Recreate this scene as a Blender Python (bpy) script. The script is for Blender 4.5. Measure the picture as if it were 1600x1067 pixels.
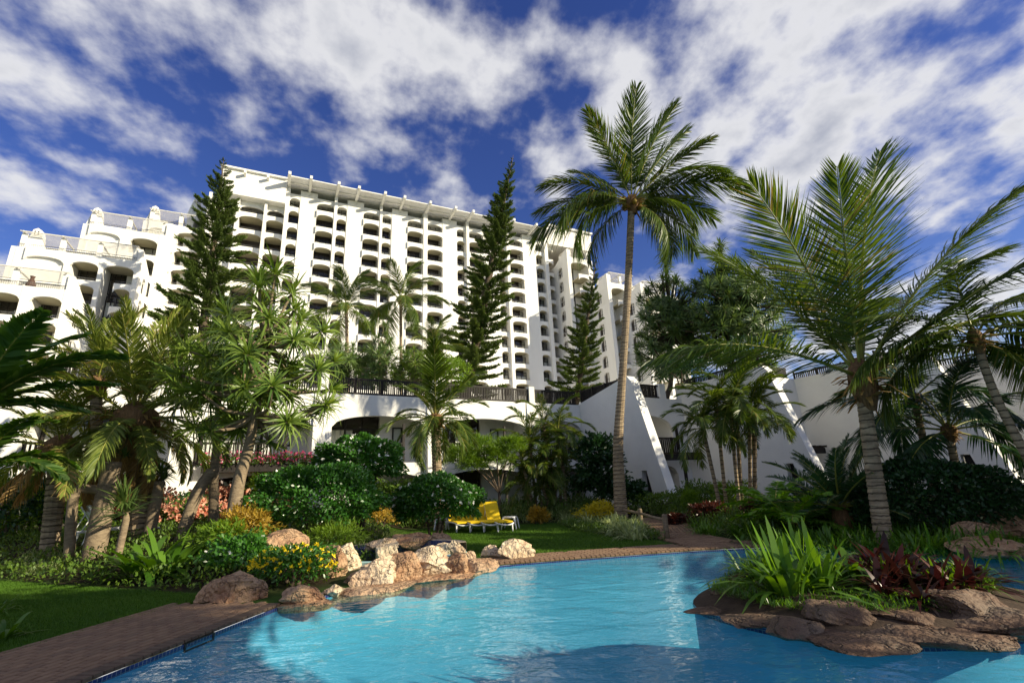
import bpy, bmesh, math, random
import numpy as np
from mathutils import Vector, Matrix
from mathutils.geometry import delaunay_2d_cdt
for o in list(bpy.data.objects): bpy.data.objects.remove(o)
S = bpy.context.scene
R_ = math.radians
# ------------------------------------------------------------------ camera
FPX, HCAM = 755.0, 1.6
PITCH = math.atan(225.7/755); ROLL = math.atan(120/2523.5)
cF = Vector((0, math.cos(PITCH), math.sin(PITCH))); r0 = Vector((1, 0, 0)); u0 = r0.cross(cF)
cR = r0*math.cos(ROLL) - u0*math.sin(ROLL); cU = r0*math.sin(ROLL) + u0*math.cos(ROLL)
cC = Vector((0, 0, HCAM))
cam = bpy.data.cameras.new('camera'); camo = bpy.data.objects.new('camera', cam)
S.collection.objects.link(camo)
cam.sensor_fit = 'HORIZONTAL'; cam.sensor_width = 36; cam.lens = 36*FPX/1600
cam.clip_start = 0.05; cam.clip_end = 3000
camo.matrix_world = Matrix(((cR.x, cU.x, -cF.x, cC.x), (cR.y, cU.y, -cF.y, cC.y), (cR.z, cU.z, -cF.z, cC.z), (0, 0, 0, 1)))
S.camera = camo
S.render.resolution_x, S.render.resolution_y = 1024, 682
# ------------------------------------------------------------------ sun and sky
SUN_EL = R_(22.5)
SUN_H = Vector((0.955, -0.297, 0)).normalized()          # towards the sun, horizontal
SUN_D = Vector((SUN_H.x*math.cos(SUN_EL), SUN_H.y*math.cos(SUN_EL), math.sin(SUN_EL)))
sl = bpy.data.lights.new('sun', 'SUN'); sl.energy = 5.0; sl.angle = R_(0.53); sl.color = (1.0, 0.89, 0.66)
so = bpy.data.objects.new('sun', sl); S.collection.objects.link(so)
so.rotation_euler = (-SUN_D).to_track_quat('-Z', 'Y').to_euler(); so.location = SUN_D*200
W = bpy.data.worlds.new('World'); S.world = W; W.use_nodes = True
def sky_world():
    nt = W.node_tree; N = nt.nodes; L = nt.links; N.clear()
    def nd(t, **k):
        n = N.new(t)
        for a, b in k.items(): setattr(n, a, b)
        return n
    def mth(op, a, b=None, c=None):
        n = nd('ShaderNodeMath', operation=op)
        for i, x in enumerate((a, b, c)):
            if x is None: continue
            if isinstance(x, (int, float)): n.inputs[i].default_value = x
            else: L.new(x, n.inputs[i])
        return n.outputs[0]
    sky = nd('ShaderNodeTexSky', sky_type='NISHITA'); sky.sun_disc = False
    sky.sun_elevation = SUN_EL; sky.sun_rotation = math.atan2(SUN_H.x, SUN_H.y)
    sky.air_density = 1.0; sky.dust_density = 0.3; sky.ozone_density = 3.0
    hs = nd('ShaderNodeHueSaturation'); hs.inputs['Hue'].default_value = 0.527; hs.inputs['Saturation'].default_value = 1.22; hs.inputs['Value'].default_value = 1.0
    L.new(sky.outputs[0], hs.inputs['Color'])
    b1 = nd('ShaderNodeBackground'); b1.inputs[1].default_value = 0.085; L.new(hs.outputs[0], b1.inputs[0])
    tc = nd('ShaderNodeTexCoord'); sp = nd('ShaderNodeSeparateXYZ'); L.new(tc.outputs['Generated'], sp.inputs[0])
    zz = mth('ADD', mth('MAXIMUM', sp.outputs[2], 0.0), 0.22)
    cx = mth('DIVIDE', sp.outputs[0], zz); cy = mth('DIVIDE', sp.outputs[1], zz)
    cb = nd('ShaderNodeCombineXYZ'); L.new(cx, cb.inputs[0]); L.new(cy, cb.inputs[1])
    mp = nd('ShaderNodeMapping'); mp.inputs['Rotation'].default_value = (0, 0, R_(-20)); mp.inputs['Scale'].default_value = (1.0, 0.9, 1.0)
    mp.inputs['Location'].default_value = (CLX, CLY, 0)
    L.new(cb.outputs[0], mp.inputs[0])
    def noise(scale, det, rough, vec, dist=0.0):
        n = nd('ShaderNodeTexNoise'); n.noise_dimensions = '3D'
        n.inputs['Scale'].default_value = scale; n.inputs['Detail'].default_value = det; n.inputs['Roughness'].default_value = rough; n.inputs['Distortion'].default_value = dist
        L.new(vec, n.inputs['Vector']); return n.outputs['Fac']
    big = noise(1.7, 2, 0.5, mp.outputs[0], 0.2)
    mid = noise(6.2, 8, 0.53, mp.outputs[0], 0.0)
    fin = noise(20.0, 5, 0.55, mp.outputs[0])
    d = mth('ADD', mth('MULTIPLY', big, 0.95), mth('ADD', mth('MULTIPLY', mid, 0.95), mth('MULTIPLY', fin, 0.12)))
    mr = nd('ShaderNodeMapRange', interpolation_type='SMOOTHSTEP'); mr.inputs['From Min'].default_value = 0.905; mr.inputs['From Max'].default_value = 1.20
    L.new(d, mr.inputs['Value'])
    # thicker cloud is a little greyer underneath
    mg = nd('ShaderNodeMapRange'); mg.inputs['From Min'].default_value = 1.15; mg.inputs['From Max'].default_value = 1.38
    L.new(d, mg.inputs['Value'])
    ccol = nd('ShaderNodeMix', data_type='RGBA'); ccol.inputs['A'].default_value = (0.93, 0.93, 0.95, 1); ccol.inputs['B'].default_value = (0.52, 0.545, 0.63, 1)
    L.new(mg.outputs[0], ccol.inputs['Factor'])
    b2 = nd('ShaderNodeBackground'); b2.inputs[1].default_value = 0.60; L.new(ccol.outputs['Result'], b2.inputs[0])
    mx = nd('ShaderNodeMixShader'); L.new(mth('MULTIPLY', mr.outputs[0], 0.95), mx.inputs[0]); L.new(b1.outputs[0], mx.inputs[1]); L.new(b2.outputs[0], mx.inputs[2])
    out = nd('ShaderNodeOutputWorld'); L.new(mx.outputs[0], out.inputs[0])
CLX, CLY = 20.1, 3.3
sky_world()
S.view_settings.view_transform = 'Standard'; S.view_settings.look = 'None'; S.view_settings.exposure = 0.60; S.view_settings.gamma = 1.0
S.view_settings.use_curve_mapping = False
S.render.engine = 'CYCLES'
S.cycles.max_bounces = 7; S.cycles.transparent_max_bounces = 12; S.cycles.diffuse_bounces = 3; S.cycles.glossy_bounces = 3; S.cycles.transmission_bounces = 4
S.cycles.caustics_reflective = False; S.cycles.caustics_refractive = False
# ------------------------------------------------------------------ pixels to places
def ray(px, py):
    d = cF*FPX + cR*(px-800) + cU*(533.5-py); d.normalize(); return d
def gnd(px, py, z=0.0):
    d = ray(px, py); t = (z-HCAM)/d.z; return cC + d*t
def ztop(x, y, py):
    """height on the vertical through (x,y) that projects to row py"""
    lo, hi = -5.0, 120.0
    for _ in range(50):
        m = (lo+hi)/2; v = Vector((x, y, m)) - cC
        yy = 533.5 - FPX*v.dot(cU)/v.dot(cF)
        if yy > py: lo = m
        else: hi = m
    return (lo+hi)/2
def at_depth(px, py, dist):
    """point on the pixel's ray at horizontal distance dist"""
    d = ray(px, py); t = dist/math.hypot(d.x, d.y); return cC + d*t
def sstep(a, b, x):
    t = min(1, max(0, (x-a)/(b-a))); return t*t*(3-2*t)
# ------------------------------------------------------------------ helpers
col = S.collection
def tag(o, label=None, cat=None, group=None, kind=None):
    if label: o['label'] = label
    if cat: o['category'] = cat
    if group: o['group'] = group
    if kind: o['kind'] = kind
    return o
def empty(name, loc, rz=0.0):
    o = bpy.data.objects.new(name, None); col.objects.link(o)
    o.location = loc; o.rotation_euler = (0, 0, rz); o.empty_display_size = 0.3
    return o
def link(name, me, parent=None, loc=(0, 0, 0), rot=None, scale=None, mat4=None):
    o = bpy.data.objects.new(name, me); col.objects.link(o)
    if parent is not None: o.parent = parent
    if mat4 is not None: o.matrix_local = mat4
    else:
        o.location = loc
        if rot: o.rotation_euler = rot
        if scale is not None: o.scale = (scale,)*3 if isinstance(scale, (int, float)) else scale
    return o
class MB:
    def __init__(s): s.v = []; s.f = []
    def add(s, vs, fs):
        b = len(s.v); s.v.extend(vs); s.f.extend([tuple(i+b for i in f) for f in fs]); return s
    def box(s, x0, x1, y0, y1, z0, z1):
        return s.add([(x0,y0,z0),(x1,y0,z0),(x1,y1,z0),(x0,y1,z0),(x0,y0,z1),(x1,y0,z1),(x1,y1,z1),(x0,y1,z1)],
                     [(0,3,2,1),(4,5,6,7),(0,1,5,4),(1,2,6,5),(2,3,7,6),(3,0,4,7)])
    def prism(s, poly, axis, a0, a1):
        """poly: list of 2D pts; axis 0 extrudes along x (pts are y,z), 1 along y (x,z), 2 along z (x,y)"""
        n = len(poly)
        def p(q, a):
            return (a, q[0], q[1]) if axis == 0 else ((q[0], a, q[1]) if axis == 1 else (q[0], q[1], a))
        vs = [p(q, a0) for q in poly] + [p(q, a1) for q in poly]
        fs = [tuple(range(n-1, -1, -1)), tuple(range(n, 2*n))] + [(i, (i+1) % n, n+(i+1) % n, n+i) for i in range(n)]
        return s.add(vs, fs)
    def arch(s, x0, x1, ztop_, zspring, rise, y0, y1, n=12):
        """spandrel panel: straight top, arched underside"""
        xs = [x0+(x1-x0)*i/n for i in range(n+1)]
        zb = [zspring + rise*math.sqrt(max(0, 1-((2*i/n)-1)**2)) for i in range(n+1)]
        vs = []
        for x, b in zip(xs, zb): vs += [(x, y0, ztop_), (x, y0, b), (x, y1, ztop_), (x, y1, b)]
        fs = []
        for i in range(n):
            a, b = 4*i, 4*i+4
            fs += [(a+1, b+1, b, a), (a+2, b+2, b+3, a+3), (a, b, b+2, a+2), (a+3, b+3, b+1, a+1)]
        fs += [(0, 2, 3, 1), (4*n+1, 4*n+3, 4*n+2, 4*n)]
        return s.add(vs, fs)
    def tube(s, pts, rad, n=8, cap=True):
        pts = [Vector(p) for p in pts]; m = len(pts)
        if isinstance(rad, (int, float)): rad = [rad]*m
        base = len(s.v); prev = None
        for i, p in enumerate(pts):
            t = (pts[min(i+1, m-1)] - pts[max(i-1, 0)]).normalized()
            a = prev if prev is not None else (Vector((0, 0, 1)) if abs(t.z) < .9 else Vector((1, 0, 0)))
            sx = t.cross(a).normalized() if prev is None else (a - t*a.dot(t)).normalized()
            prev = sx; sy = t.cross(sx)
            for k in range(n):
                q = p + (sx*math.cos(2*math.pi*k/n) + sy*math.sin(2*math.pi*k/n))*rad[i]
                s.v.append(tuple(q))
        for i in range(m-1):
            for k in range(n):
                a = base+i*n+k; b = base+i*n+(k+1) % n
                s.f.append((a, b, b+n, a+n))
        if cap:
            s.f.append(tuple(base+k for k in range(n-1, -1, -1))); s.f.append(tuple(base+(m-1)*n+k for k in range(n)))
        return s
    def lathe(s, prof, n=16, c=(0, 0)):
        b = len(s.v)
        for r, z in prof:
            for k in range(n): s.v.append((c[0]+r*math.cos(2*math.pi*k/n), c[1]+r*math.sin(2*math.pi*k/n), z))
        for i in range(len(prof)-1):
            for k in range(n):
                a = b+i*n+k; d = b+i*n+(k+1) % n; s.f.append((a, d, d+n, a+n))
        return s
    def mesh(s, name, mat, smooth=False, off=(0, 0, 0)):
        me = bpy.data.meshes.new(name)
        vs = s.v if off == (0, 0, 0) else [(x-off[0], y-off[1], z-off[2]) for x, y, z in s.v]
        me.from_pydata(vs, [], s.f); me.materials.append(mat)
        if smooth: me.polygons.foreach_set('use_smooth', [True]*len(me.polygons))
        me.update(); return me
    def build(s, name, mat, parent=None, off=(0, 0, 0), smooth=False):
        return link(name, s.mesh(name, mat, smooth, off), parent)
def mesh_np(name, V, Q, mat, rnd=None, smooth=True):
    """quad mesh from arrays; rnd = one value per vertex"""
    me = bpy.data.meshes.new(name); V = np.asarray(V, dtype=np.float32).reshape(-1, 3); Q = np.asarray(Q, dtype=np.int32).reshape(-1, 4)
    me.vertices.add(len(V)); me.vertices.foreach_set('co', V.ravel())
    me.loops.add(Q.size); me.loops.foreach_set('vertex_index', Q.ravel())
    me.polygons.add(len(Q)); me.polygons.foreach_set('loop_start', np.arange(len(Q), dtype=np.int32)*4)
    if smooth: me.polygons.foreach_set('use_smooth', np.ones(len(Q), dtype=bool))
    me.update(calc_edges=True)
    if rnd is not None:
        a = me.attributes.new('rnd', 'FLOAT', 'POINT'); a.data.foreach_set('value', np.asarray(rnd, dtype=np.float32).ravel())
    me.materials.append(mat); return me
def nrm(a): return a/np.maximum(1e-9, np.linalg.norm(a, axis=-1, keepdims=True))
class LB:
    """collects leaf ribbons"""
    def __init__(s, seed=0): s.V = []; s.Q = []; s.r = []; s.n = 0; s.rng = np.random.default_rng(seed)
    def ribbons(s, P, D, Sd, L, Wd, droop=0.0, nseg=2, prof=(0.35, 1.0, 0.06), rnd=None, fold=0.0):
        P = np.asarray(P, float); N = len(P); D = nrm(np.broadcast_to(np.asarray(D, float), (N, 3))); Sd = np.broadcast_to(np.asarray(Sd, float), (N, 3))
        Sd = nrm(Sd - D*np.sum(Sd*D, 1, keepdims=True)); L = np.broadcast_to(L, (N,)); Wd = np.broadcast_to(Wd, (N,)); droop = np.broadcast_to(droop, (N,))
        t = np.linspace(0, 1, nseg+1); pr = np.interp(t, np.linspace(0, 1, len(prof)), prof)
        C = P[:, None] + D[:, None]*(L[:, None]*t)[..., None]
        C[:, :, 2] -= (droop*L)[:, None]*t**2
        H = Sd[:, None]*(Wd[:, None]*pr/2)[..., None]
        V = np.stack([C-H, C+H], 2)                                   # N, nseg+1, 2, 3
        b = s.n + np.arange(N)[:, None]*(2*(nseg+1)) + np.arange(nseg)[None]*2
        Q = np.stack([b, b+1, b+3, b+2], -1).reshape(-1, 4)
        if rnd is None: rnd = s.rng.random(N)
        s.V.append(V.reshape(-1, 3)); s.Q.append(Q); s.r.append(np.repeat(np.broadcast_to(rnd, (N,)), 2*(nseg+1))); s.n += N*2*(nseg+1)
        return s
    def tube(s, pts, rad, n=5, rnd=0.5):
        m = MB().tube(pts, rad, n, cap=False)
        s.V.append(np.array(m.v)); s.Q.append(np.array(m.f)+s.n); s.r.append(np.full(len(m.v), rnd)); s.n += len(m.v); return s
    def mesh(s, name, mat, smooth=True): return mesh_np(name, np.concatenate(s.V), np.concatenate(s.Q), mat, np.concatenate(s.r), smooth)
def rdir(rng, n): return nrm(rng.normal(size=(n, 3)))
# ------------------------------------------------------------------ materials
def mat_new(name):
    m = bpy.data.materials.new(name); m.use_nodes = True; nt = m.node_tree; nt.nodes.clear(); return m, nt, nt.nodes, nt.links
def leaf_mat(name, c1, c2, rough=0.45, trans=0.35, spec=0.35, tip=None):
    m, nt, N, L = mat_new(name)
    at = N.new('ShaderNodeAttribute'); at.attribute_name = 'rnd'
    oi = N.new('ShaderNodeObjectInfo')
    ad = N.new('ShaderNodeMath'); ad.operation = 'MULTIPLY_ADD'; ad.inputs[1].default_value = 0.35; L.new(oi.outputs['Random'], ad.inputs[0]); 
    mu = N.new('ShaderNodeMath'); mu.operation = 'MULTIPLY'; mu.inputs[1].default_value = 0.75; L.new(at.outputs['Fac'], mu.inputs[0]); L.new(mu.outputs[0], ad.inputs[2])
    cr = N.new('ShaderNodeValToRGB'); L.new(ad.outputs[0], cr.inputs[0])
    cr.color_ramp.elements[0].color = (*c1, 1); cr.color_ramp.elements[1].color = (*c2, 1); cr.color_ramp.elements[1].position = 0.95
    if tip:
        e = cr.color_ramp.elements.new(0.97); e.color = (*tip, 1)
    p = N.new('ShaderNodeBsdfPrincipled'); L.new(cr.outputs[0], p.inputs['Base Color']); p.inputs['Roughness'].default_value = rough; p.inputs['Specular IOR Level'].default_value = spec
    t = N.new('ShaderNodeBsdfTranslucent')
    hs = N.new('ShaderNodeHueSaturation'); hs.inputs['Hue'].default_value = 0.485; hs.inputs['Saturation'].default_value = 1.1; hs.inputs['Value'].default_value = 1.5; L.new(cr.outputs[0], hs.inputs['Color']); L.new(hs.outputs[0], t.inputs[0])
    mx = N.new('ShaderNodeMixShader'); mx.inputs[0].default_value = trans; L.new(p.outputs[0], mx.inputs[1]); L.new(t.outputs[0], mx.inputs[2])
    o = N.new('ShaderNodeOutputMaterial'); L.new(mx.outputs[0], o.inputs[0]); return m
def surf_mat(name, c1, c2, scale=6.0, rough=0.7, bump=0.15, bscale=30.0, detail=6, spec=0.3, stretch=(1, 1, 1), c3=None, dist=0.02, metallic=0.0, c3s=0.7):
    m, nt, N, L = mat_new(name)
    tc = N.new('ShaderNodeTexCoord'); mp = N.new('ShaderNodeMapping'); mp.inputs['Scale'].default_value = stretch; L.new(tc.outputs['Object'], mp.inputs[0])
    oi = N.new('ShaderNodeObjectInfo')
    sh = N.new('ShaderNodeVectorMath'); sh.operation = 'ADD'; L.new(mp.outputs[0], sh.inputs[0])
    sc = N.new('ShaderNodeVectorMath'); sc.operation = 'SCALE'; sc.inputs[0].default_value = (17, 31, 23); L.new(oi.outputs['Random'], sc.inputs['Scale']); L.new(sc.outputs[0], sh.inputs[1])
    n1 = N.new('ShaderNodeTexNoise'); n1.inputs['Scale'].default_value = scale; n1.inputs['Detail'].default_value = detail; n1.inputs['Roughness'].default_value = .6; L.new(sh.outputs[0], n1.inputs['Vector'])
    cr = N.new('ShaderNodeValToRGB'); cr.color_ramp.elements[0].position = .32; cr.color_ramp.elements[1].position = .68
    cr.color_ramp.elements[0].color = (*c1, 1); cr.color_ramp.elements[1].color = (*c2, 1); L.new(n1.outputs['Fac'], cr.inputs[0])
    colour = cr.outputs[0]
    if c3:
        n3 = N.new('ShaderNodeTexNoise'); n3.inputs['Scale'].default_value = scale*.3; n3.inputs['Detail'].default_value = 3; L.new(sh.outputs[0], n3.inputs['Vector'])
        r3 = N.new('ShaderNodeMapRange'); r3.inputs['From Min'].default_value = .5; r3.inputs['From Max'].default_value = .7; r3.inputs['To Max'].default_value = c3s; L.new(n3.outputs['Fac'], r3.inputs['Value'])
        mx = N.new('ShaderNodeMix'); mx.data_type = 'RGBA'; mx.inputs['B'].default_value = (*c3, 1); L.new(colour, mx.inputs['A']); L.new(r3.outputs[0], mx.inputs['Factor']); colour = mx.outputs['Result']
    p = N.new('ShaderNodeBsdfPrincipled'); L.new(colour, p.inputs['Base Color']); p.inputs['Roughness'].default_value = rough; p.inputs['Specular IOR Level'].default_value = spec; p.inputs['Metallic'].default_value = metallic
    if bump:
        n2 = N.new('ShaderNodeTexNoise'); n2.inputs['Scale'].default_value = bscale; n2.inputs['Detail'].default_value = 5; L.new(sh.outputs[0], n2.inputs['Vector'])
        b = N.new('ShaderNodeBump'); b.inputs['Strength'].default_value = bump; b.inputs['Distance'].default_value = dist; L.new(n2.outputs['Fac'], b.inputs['Height']); L.new(b.outputs[0], p.inputs['Normal'])
    o = N.new('ShaderNodeOutputMaterial'); L.new(p.outputs[0], o.inputs[0]); return m
def brickwall_mat(name, c1, c2):
    """white painted brickwork: colour almost even, courses only as relief"""
    m = surf_mat(name, c1, c2, scale=1.2, rough=.75, bump=0)
    nt = m.node_tree; N = nt.nodes; L = nt.links
    tc = N.new('ShaderNodeTexCoord'); sp = N.new('ShaderNodeSeparateXYZ'); L.new(tc.outputs['Object'], sp.inputs[0])
    ad = N.new('ShaderNodeMath'); ad.operation = 'ADD'; L.new(sp.outputs[0], ad.inputs[0]); L.new(sp.outputs[1], ad.inputs[1])
    cb = N.new('ShaderNodeCombineXYZ'); L.new(ad.outputs[0], cb.inputs[0]); L.new(sp.outputs[2], cb.inputs[1])
    bt = N.new('ShaderNodeTexBrick'); bt.inputs['Scale'].default_value = 1.0; bt.inputs['Brick Width'].default_value = .23; bt.inputs['Row Height'].default_value = .085; bt.inputs['Mortar Size'].default_value = .008; bt.inputs['Mortar Smooth'].default_value = .4
    L.new(cb.outputs[0], bt.inputs['Vector'])
    iv = N.new('ShaderNodeMath'); iv.operation = 'SUBTRACT'; iv.inputs[0].default_value = 1.0; L.new(bt.outputs['Fac'], iv.inputs[1])
    b = N.new('ShaderNodeBump'); b.inputs['Strength'].default_value = .45; b.inputs['Distance'].default_value = .012; L.new(iv.outputs[0], b.inputs['Height'])
    p = [n for n in N if n.type == 'BSDF_PRINCIPLED'][0]; L.new(b.outputs[0], p.inputs['Normal']); return m
def glassy_mat(name, tint, rough=0.02, ior=1.45, boost=1.0):
    m, nt, N, L = mat_new(name)
    # Schlick reflectance, the same from both sides of the sheet
    ge = N.new('ShaderNodeNewGeometry'); dt = N.new('ShaderNodeVectorMath'); dt.operation = 'DOT_PRODUCT'; dt.name = 'facing'
    L.new(ge.outputs['Incoming'], dt.inputs[0]); L.new(ge.outputs['Normal'], dt.inputs[1])
    def mt(op, a, b=None):
        n = N.new('ShaderNodeMath'); n.operation = op; n.use_clamp = op in ('SUBTRACT', 'MULTIPLY_ADD')
        for i, x in enumerate((a, b)):
            if x is None: continue
            if isinstance(x, (int, float)): n.inputs[i].default_value = x
            else: L.new(x, n.inputs[i])
        return n
    f0 = ((ior-1)/(ior+1))**2
    pw = mt('POWER', mt('SUBTRACT', 1.0, mt('ABSOLUTE', dt.outputs['Value']).outputs[0]).outputs[0], 5.0)
    fr = mt('MULTIPLY_ADD', pw.outputs[0], 1-f0); fr.inputs[2].default_value = f0
    tr = N.new('ShaderNodeBsdfTransparent'); tr.inputs[0].default_value = (*tint, 1)
    gl = N.new('ShaderNodeBsdfGlossy'); gl.inputs['Roughness'].default_value = rough
    mx = N.new('ShaderNodeMixShader'); L.new(fr.outputs[0], mx.inputs[0]); L.new(tr.outputs[0], mx.inputs[1]); L.new(gl.outputs[0], mx.inputs[2])
    o = N.new('ShaderNodeOutputMaterial'); L.new(mx.outputs[0], o.inputs[0]); return m
def water_mat(name, tint, sc=1.0, strength=1.0):
    m = glassy_mat(name, tint, 0.015, 1.40)
    nt = m.node_tree; N = nt.nodes; L = nt.links
    tc = N.new('ShaderNodeTexCoord')
    def nz(scale, det, st):
        mp = N.new('ShaderNodeMapping'); mp.inputs['Scale'].default_value = st; mp.inputs['Rotation'].default_value = (0, 0, .5); L.new(tc.outputs['Object'], mp.inputs[0])
        n = N.new('ShaderNodeTexNoise'); n.inputs['Scale'].default_value = scale; n.inputs['Detail'].default_value = det; n.inputs['Distortion'].default_value = .6; L.new(mp.outputs[0], n.inputs['Vector']); return n.outputs['Fac']
    a = nz(1.5*sc, 1.5, (1, 1.5, 1)); b = nz(6.0*sc, 2, (1, 1.7, 1))
    mu = N.new('ShaderNodeMath'); mu.operation = 'MULTIPLY_ADD'; mu.inputs[1].default_value = .30; L.new(b, mu.inputs[0]); L.new(a, mu.inputs[2])
    bp = N.new('ShaderNodeBump'); bp.inputs['Strength'].default_value = 1.0; bp.inputs['Distance'].default_value = .024*strength; L.new(mu.outputs[0], bp.inputs['Height'])
    for n in N:
        if n.type == 'BSDF_GLOSSY': L.new(bp.outputs[0], n.inputs['Normal'])
        if n.name == 'facing': L.new(bp.outputs[0], n.inputs[1])
    return m
M = {}
def band_rings(m, step=.16, dark=(.055, .04, .028)):
    """dark leaf-scar rings round a palm trunk"""
    nt = m.node_tree; N = nt.nodes; L = nt.links
    tc = N.new('ShaderNodeTexCoord'); sp = N.new('ShaderNodeSeparateXYZ'); L.new(tc.outputs['Object'], sp.inputs[0])
    nz = N.new('ShaderNodeTexNoise'); nz.inputs['Scale'].default_value = 5; L.new(tc.outputs['Object'], nz.inputs['Vector'])
    a = N.new('ShaderNodeMath'); a.operation = 'MULTIPLY_ADD'; a.inputs[1].default_value = .10; L.new(nz.outputs['Fac'], a.inputs[0]); L.new(sp.outputs[2], a.inputs[2])
    d = N.new('ShaderNodeMath'); d.operation = 'DIVIDE'; d.inputs[1].default_value = step; L.new(a.outputs[0], d.inputs[0])
    f = N.new('ShaderNodeMath'); f.operation = 'FRACT'; L.new(d.outputs[0], f.inputs[0])
    r = N.new('ShaderNodeMapRange'); r.inputs['From Min'].default_value = .26; r.inputs['From Max'].default_value = .12; r.inputs['To Max'].default_value = .92; L.new(f.outputs[0], r.inputs['Value'])
    p = [n for n in N if n.type == 'BSDF_PRINCIPLED'][0]; src = p.inputs['Base Color'].links[0].from_socket
    mx = N.new('ShaderNodeMix'); mx.data_type = 'RGBA'; L.new(r.outputs[0], mx.inputs['Factor']); L.new(src, mx.inputs['A']); mx.inputs['B'].default_value = (*dark, 1); L.new(mx.outputs['Result'], p.inputs['Base Color'])
    return m
M['paint'] = surf_mat('white_render', (.80, .785, .74), (.84, .83, .79), scale=1.1, rough=.8, bump=.05, bscale=8, c3=(.70, .68, .61), c3s=.55, stretch=(1, 1, .12))
M['paintbrick'] = brickwall_mat('white_painted_brick', (.78, .775, .75), (.83, .825, .80))
M['soffit'] = surf_mat('tan_shaded_soffit', (.40, .36, .24), (.46, .42, .29), scale=.7, rough=.85, bump=0)  # tan underside, toned down with the shade beneath the slabs
M['roomshade'] = surf_mat('shaded_room', (.07, .06, .05), (.12, .10, .085), scale=.6, rough=.9, bump=0)  # unlit rooms: their darkness is put into the core's colour
M['frame'] = surf_mat('dark_window_frame', (.018, .014, .012), (.03, .024, .02), scale=4, rough=.45, bump=0)
M['glass'] = glassy_mat('window_glass', (.90, .93, .93), .01, 1.5)
M['curtain'] = surf_mat('curtain_cloth', (.66, .64, .59), (.78, .76, .70), scale=2, rough=.9, bump=0, stretch=(9, 9, .3))
M['timber'] = surf_mat('black_stained_timber', (.012, .010, .009), (.030, .024, .020), scale=5, rough=.65, bump=.3, stretch=(1, 1, .2))
M['rail_metal'] = surf_mat('railing_metal', (.10, .10, .10), (.16, .16, .15), scale=5, rough=.5, bump=0)
M['slat'] = surf_mat('pergola_slat', (.62, .60, .54), (.72, .70, .64), scale=2, rough=.8, bump=0)
M['grass'] = leaf_mat('lawn_grass', (.040, .11, .012), (.10, .20, .022), rough=.6, trans=.25, spec=.15)
M['rock'] = surf_mat('sandstone', (.29, .145, .08), (.54, .36, .21), scale=3.2, rough=.85, bump=1.0, bscale=11, c3=(.60, .44, .29), dist=.12)
M['rockpale'] = surf_mat('pale_sandstone', (.56, .40, .25), (.78, .66, .47), scale=3.0, rough=.85, bump=1.0, bscale=10, c3=(.55, .32, .20), dist=.12)
M['rockdark'] = surf_mat('brown_slab_rock', (.065, .038, .024), (.17, .10, .062), scale=2.6, rough=.7, bump=1.0, bscale=9, c3=(.17, .135, .10), dist=.10)
def cracked(m, scale=3.0, dark=(.10, .06, .04)):
    """joints and cracks in the stone: relief plus darker lines"""
    nt = m.node_tree; N = nt.nodes; L = nt.links
    p = [n for n in N if n.type == 'BSDF_PRINCIPLED'][0]; bp = [n for n in N if n.type == 'BUMP'][0]
    tc = N.new('ShaderNodeTexCoord'); nz = N.new('ShaderNodeTexNoise'); nz.inputs['Scale'].default_value = 2.5; nz.inputs['Detail'].default_value = 4; L.new(tc.outputs['Object'], nz.inputs['Vector'])
    ad = N.new('ShaderNodeVectorMath'); ad.operation = 'MULTIPLY_ADD'; ad.inputs[1].default_value = (1.3, 1.3, 1.3); L.new(nz.outputs['Color'], ad.inputs[0]); L.new(tc.outputs['Object'], ad.inputs[2])
    vo = N.new('ShaderNodeTexVoronoi'); vo.feature = 'DISTANCE_TO_EDGE'; vo.inputs['Scale'].default_value = scale; L.new(ad.outputs[0], vo.inputs['Vector'])
    mr = N.new('ShaderNodeMapRange'); mr.inputs['From Max'].default_value = .05; L.new(vo.outputs['Distance'], mr.inputs['Value'])
    b2 = N.new('ShaderNodeBump'); b2.inputs['Strength'].default_value = .8; b2.inputs['Distance'].default_value = .035; L.new(mr.outputs[0], b2.inputs['Height']); L.new(bp.outputs[0], b2.inputs['Normal']); L.new(b2.outputs[0], p.inputs['Normal'])
    src = p.inputs['Base Color'].links[0].from_socket; mx = N.new('ShaderNodeMix'); mx.data_type = 'RGBA'; mx.inputs['A'].default_value = (*dark, 1); L.new(src, mx.inputs['B'])
    m2 = N.new('ShaderNodeMapRange'); m2.inputs['From Max'].default_value = .022; m2.inputs['To Min'].default_value = .55; L.new(vo.outputs['Distance'], m2.inputs['Value']); L.new(m2.outputs[0], mx.inputs['Factor']); L.new(mx.outputs['Result'], p.inputs['Base Color'])
    return m
cracked(M['rock'], 1.6); cracked(M['rockpale'], 1.5, (.20, .13, .08)); cracked(M['rockdark'], 1.4, (.03, .02, .014))
M['brick'] = surf_mat('clay_paver', (.17, .10, .06), (.28, .18, .11), scale=3.5, rough=.85, bump=.5, bscale=60, c3=(.16, .105, .07), dist=.006)
M['copingbrick'] = surf_mat('dark_coping_brick', (.085, .055, .038), (.15, .10, .066), scale=4, rough=.75, bump=.5, bscale=50, dist=.006)
M['sandbed'] = surf_mat('paving_sand', (.07, .05, .032), (.11, .08, .055), scale=9, rough=.95, bump=.3)
M['basin'] = surf_mat('pool_plaster', (.10, .35, .52), (.13, .41, .58), scale=.5, rough=.7, bump=0)
M['water'] = water_mat('pool_water', (.72, .94, .97))
M['spawater'] = water_mat('spa_water', (.80, .93, .90), 1.6, .5)
M['spaplaster'] = surf_mat('spa_plaster', (.36, .60, .60), (.42, .66, .64), scale=1, rough=.7, bump=0)
M['soil'] = surf_mat('garden_soil', (.035, .022, .014), (.07, .045, .028), scale=8, rough=.95, bump=.6, bscale=25)
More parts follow.
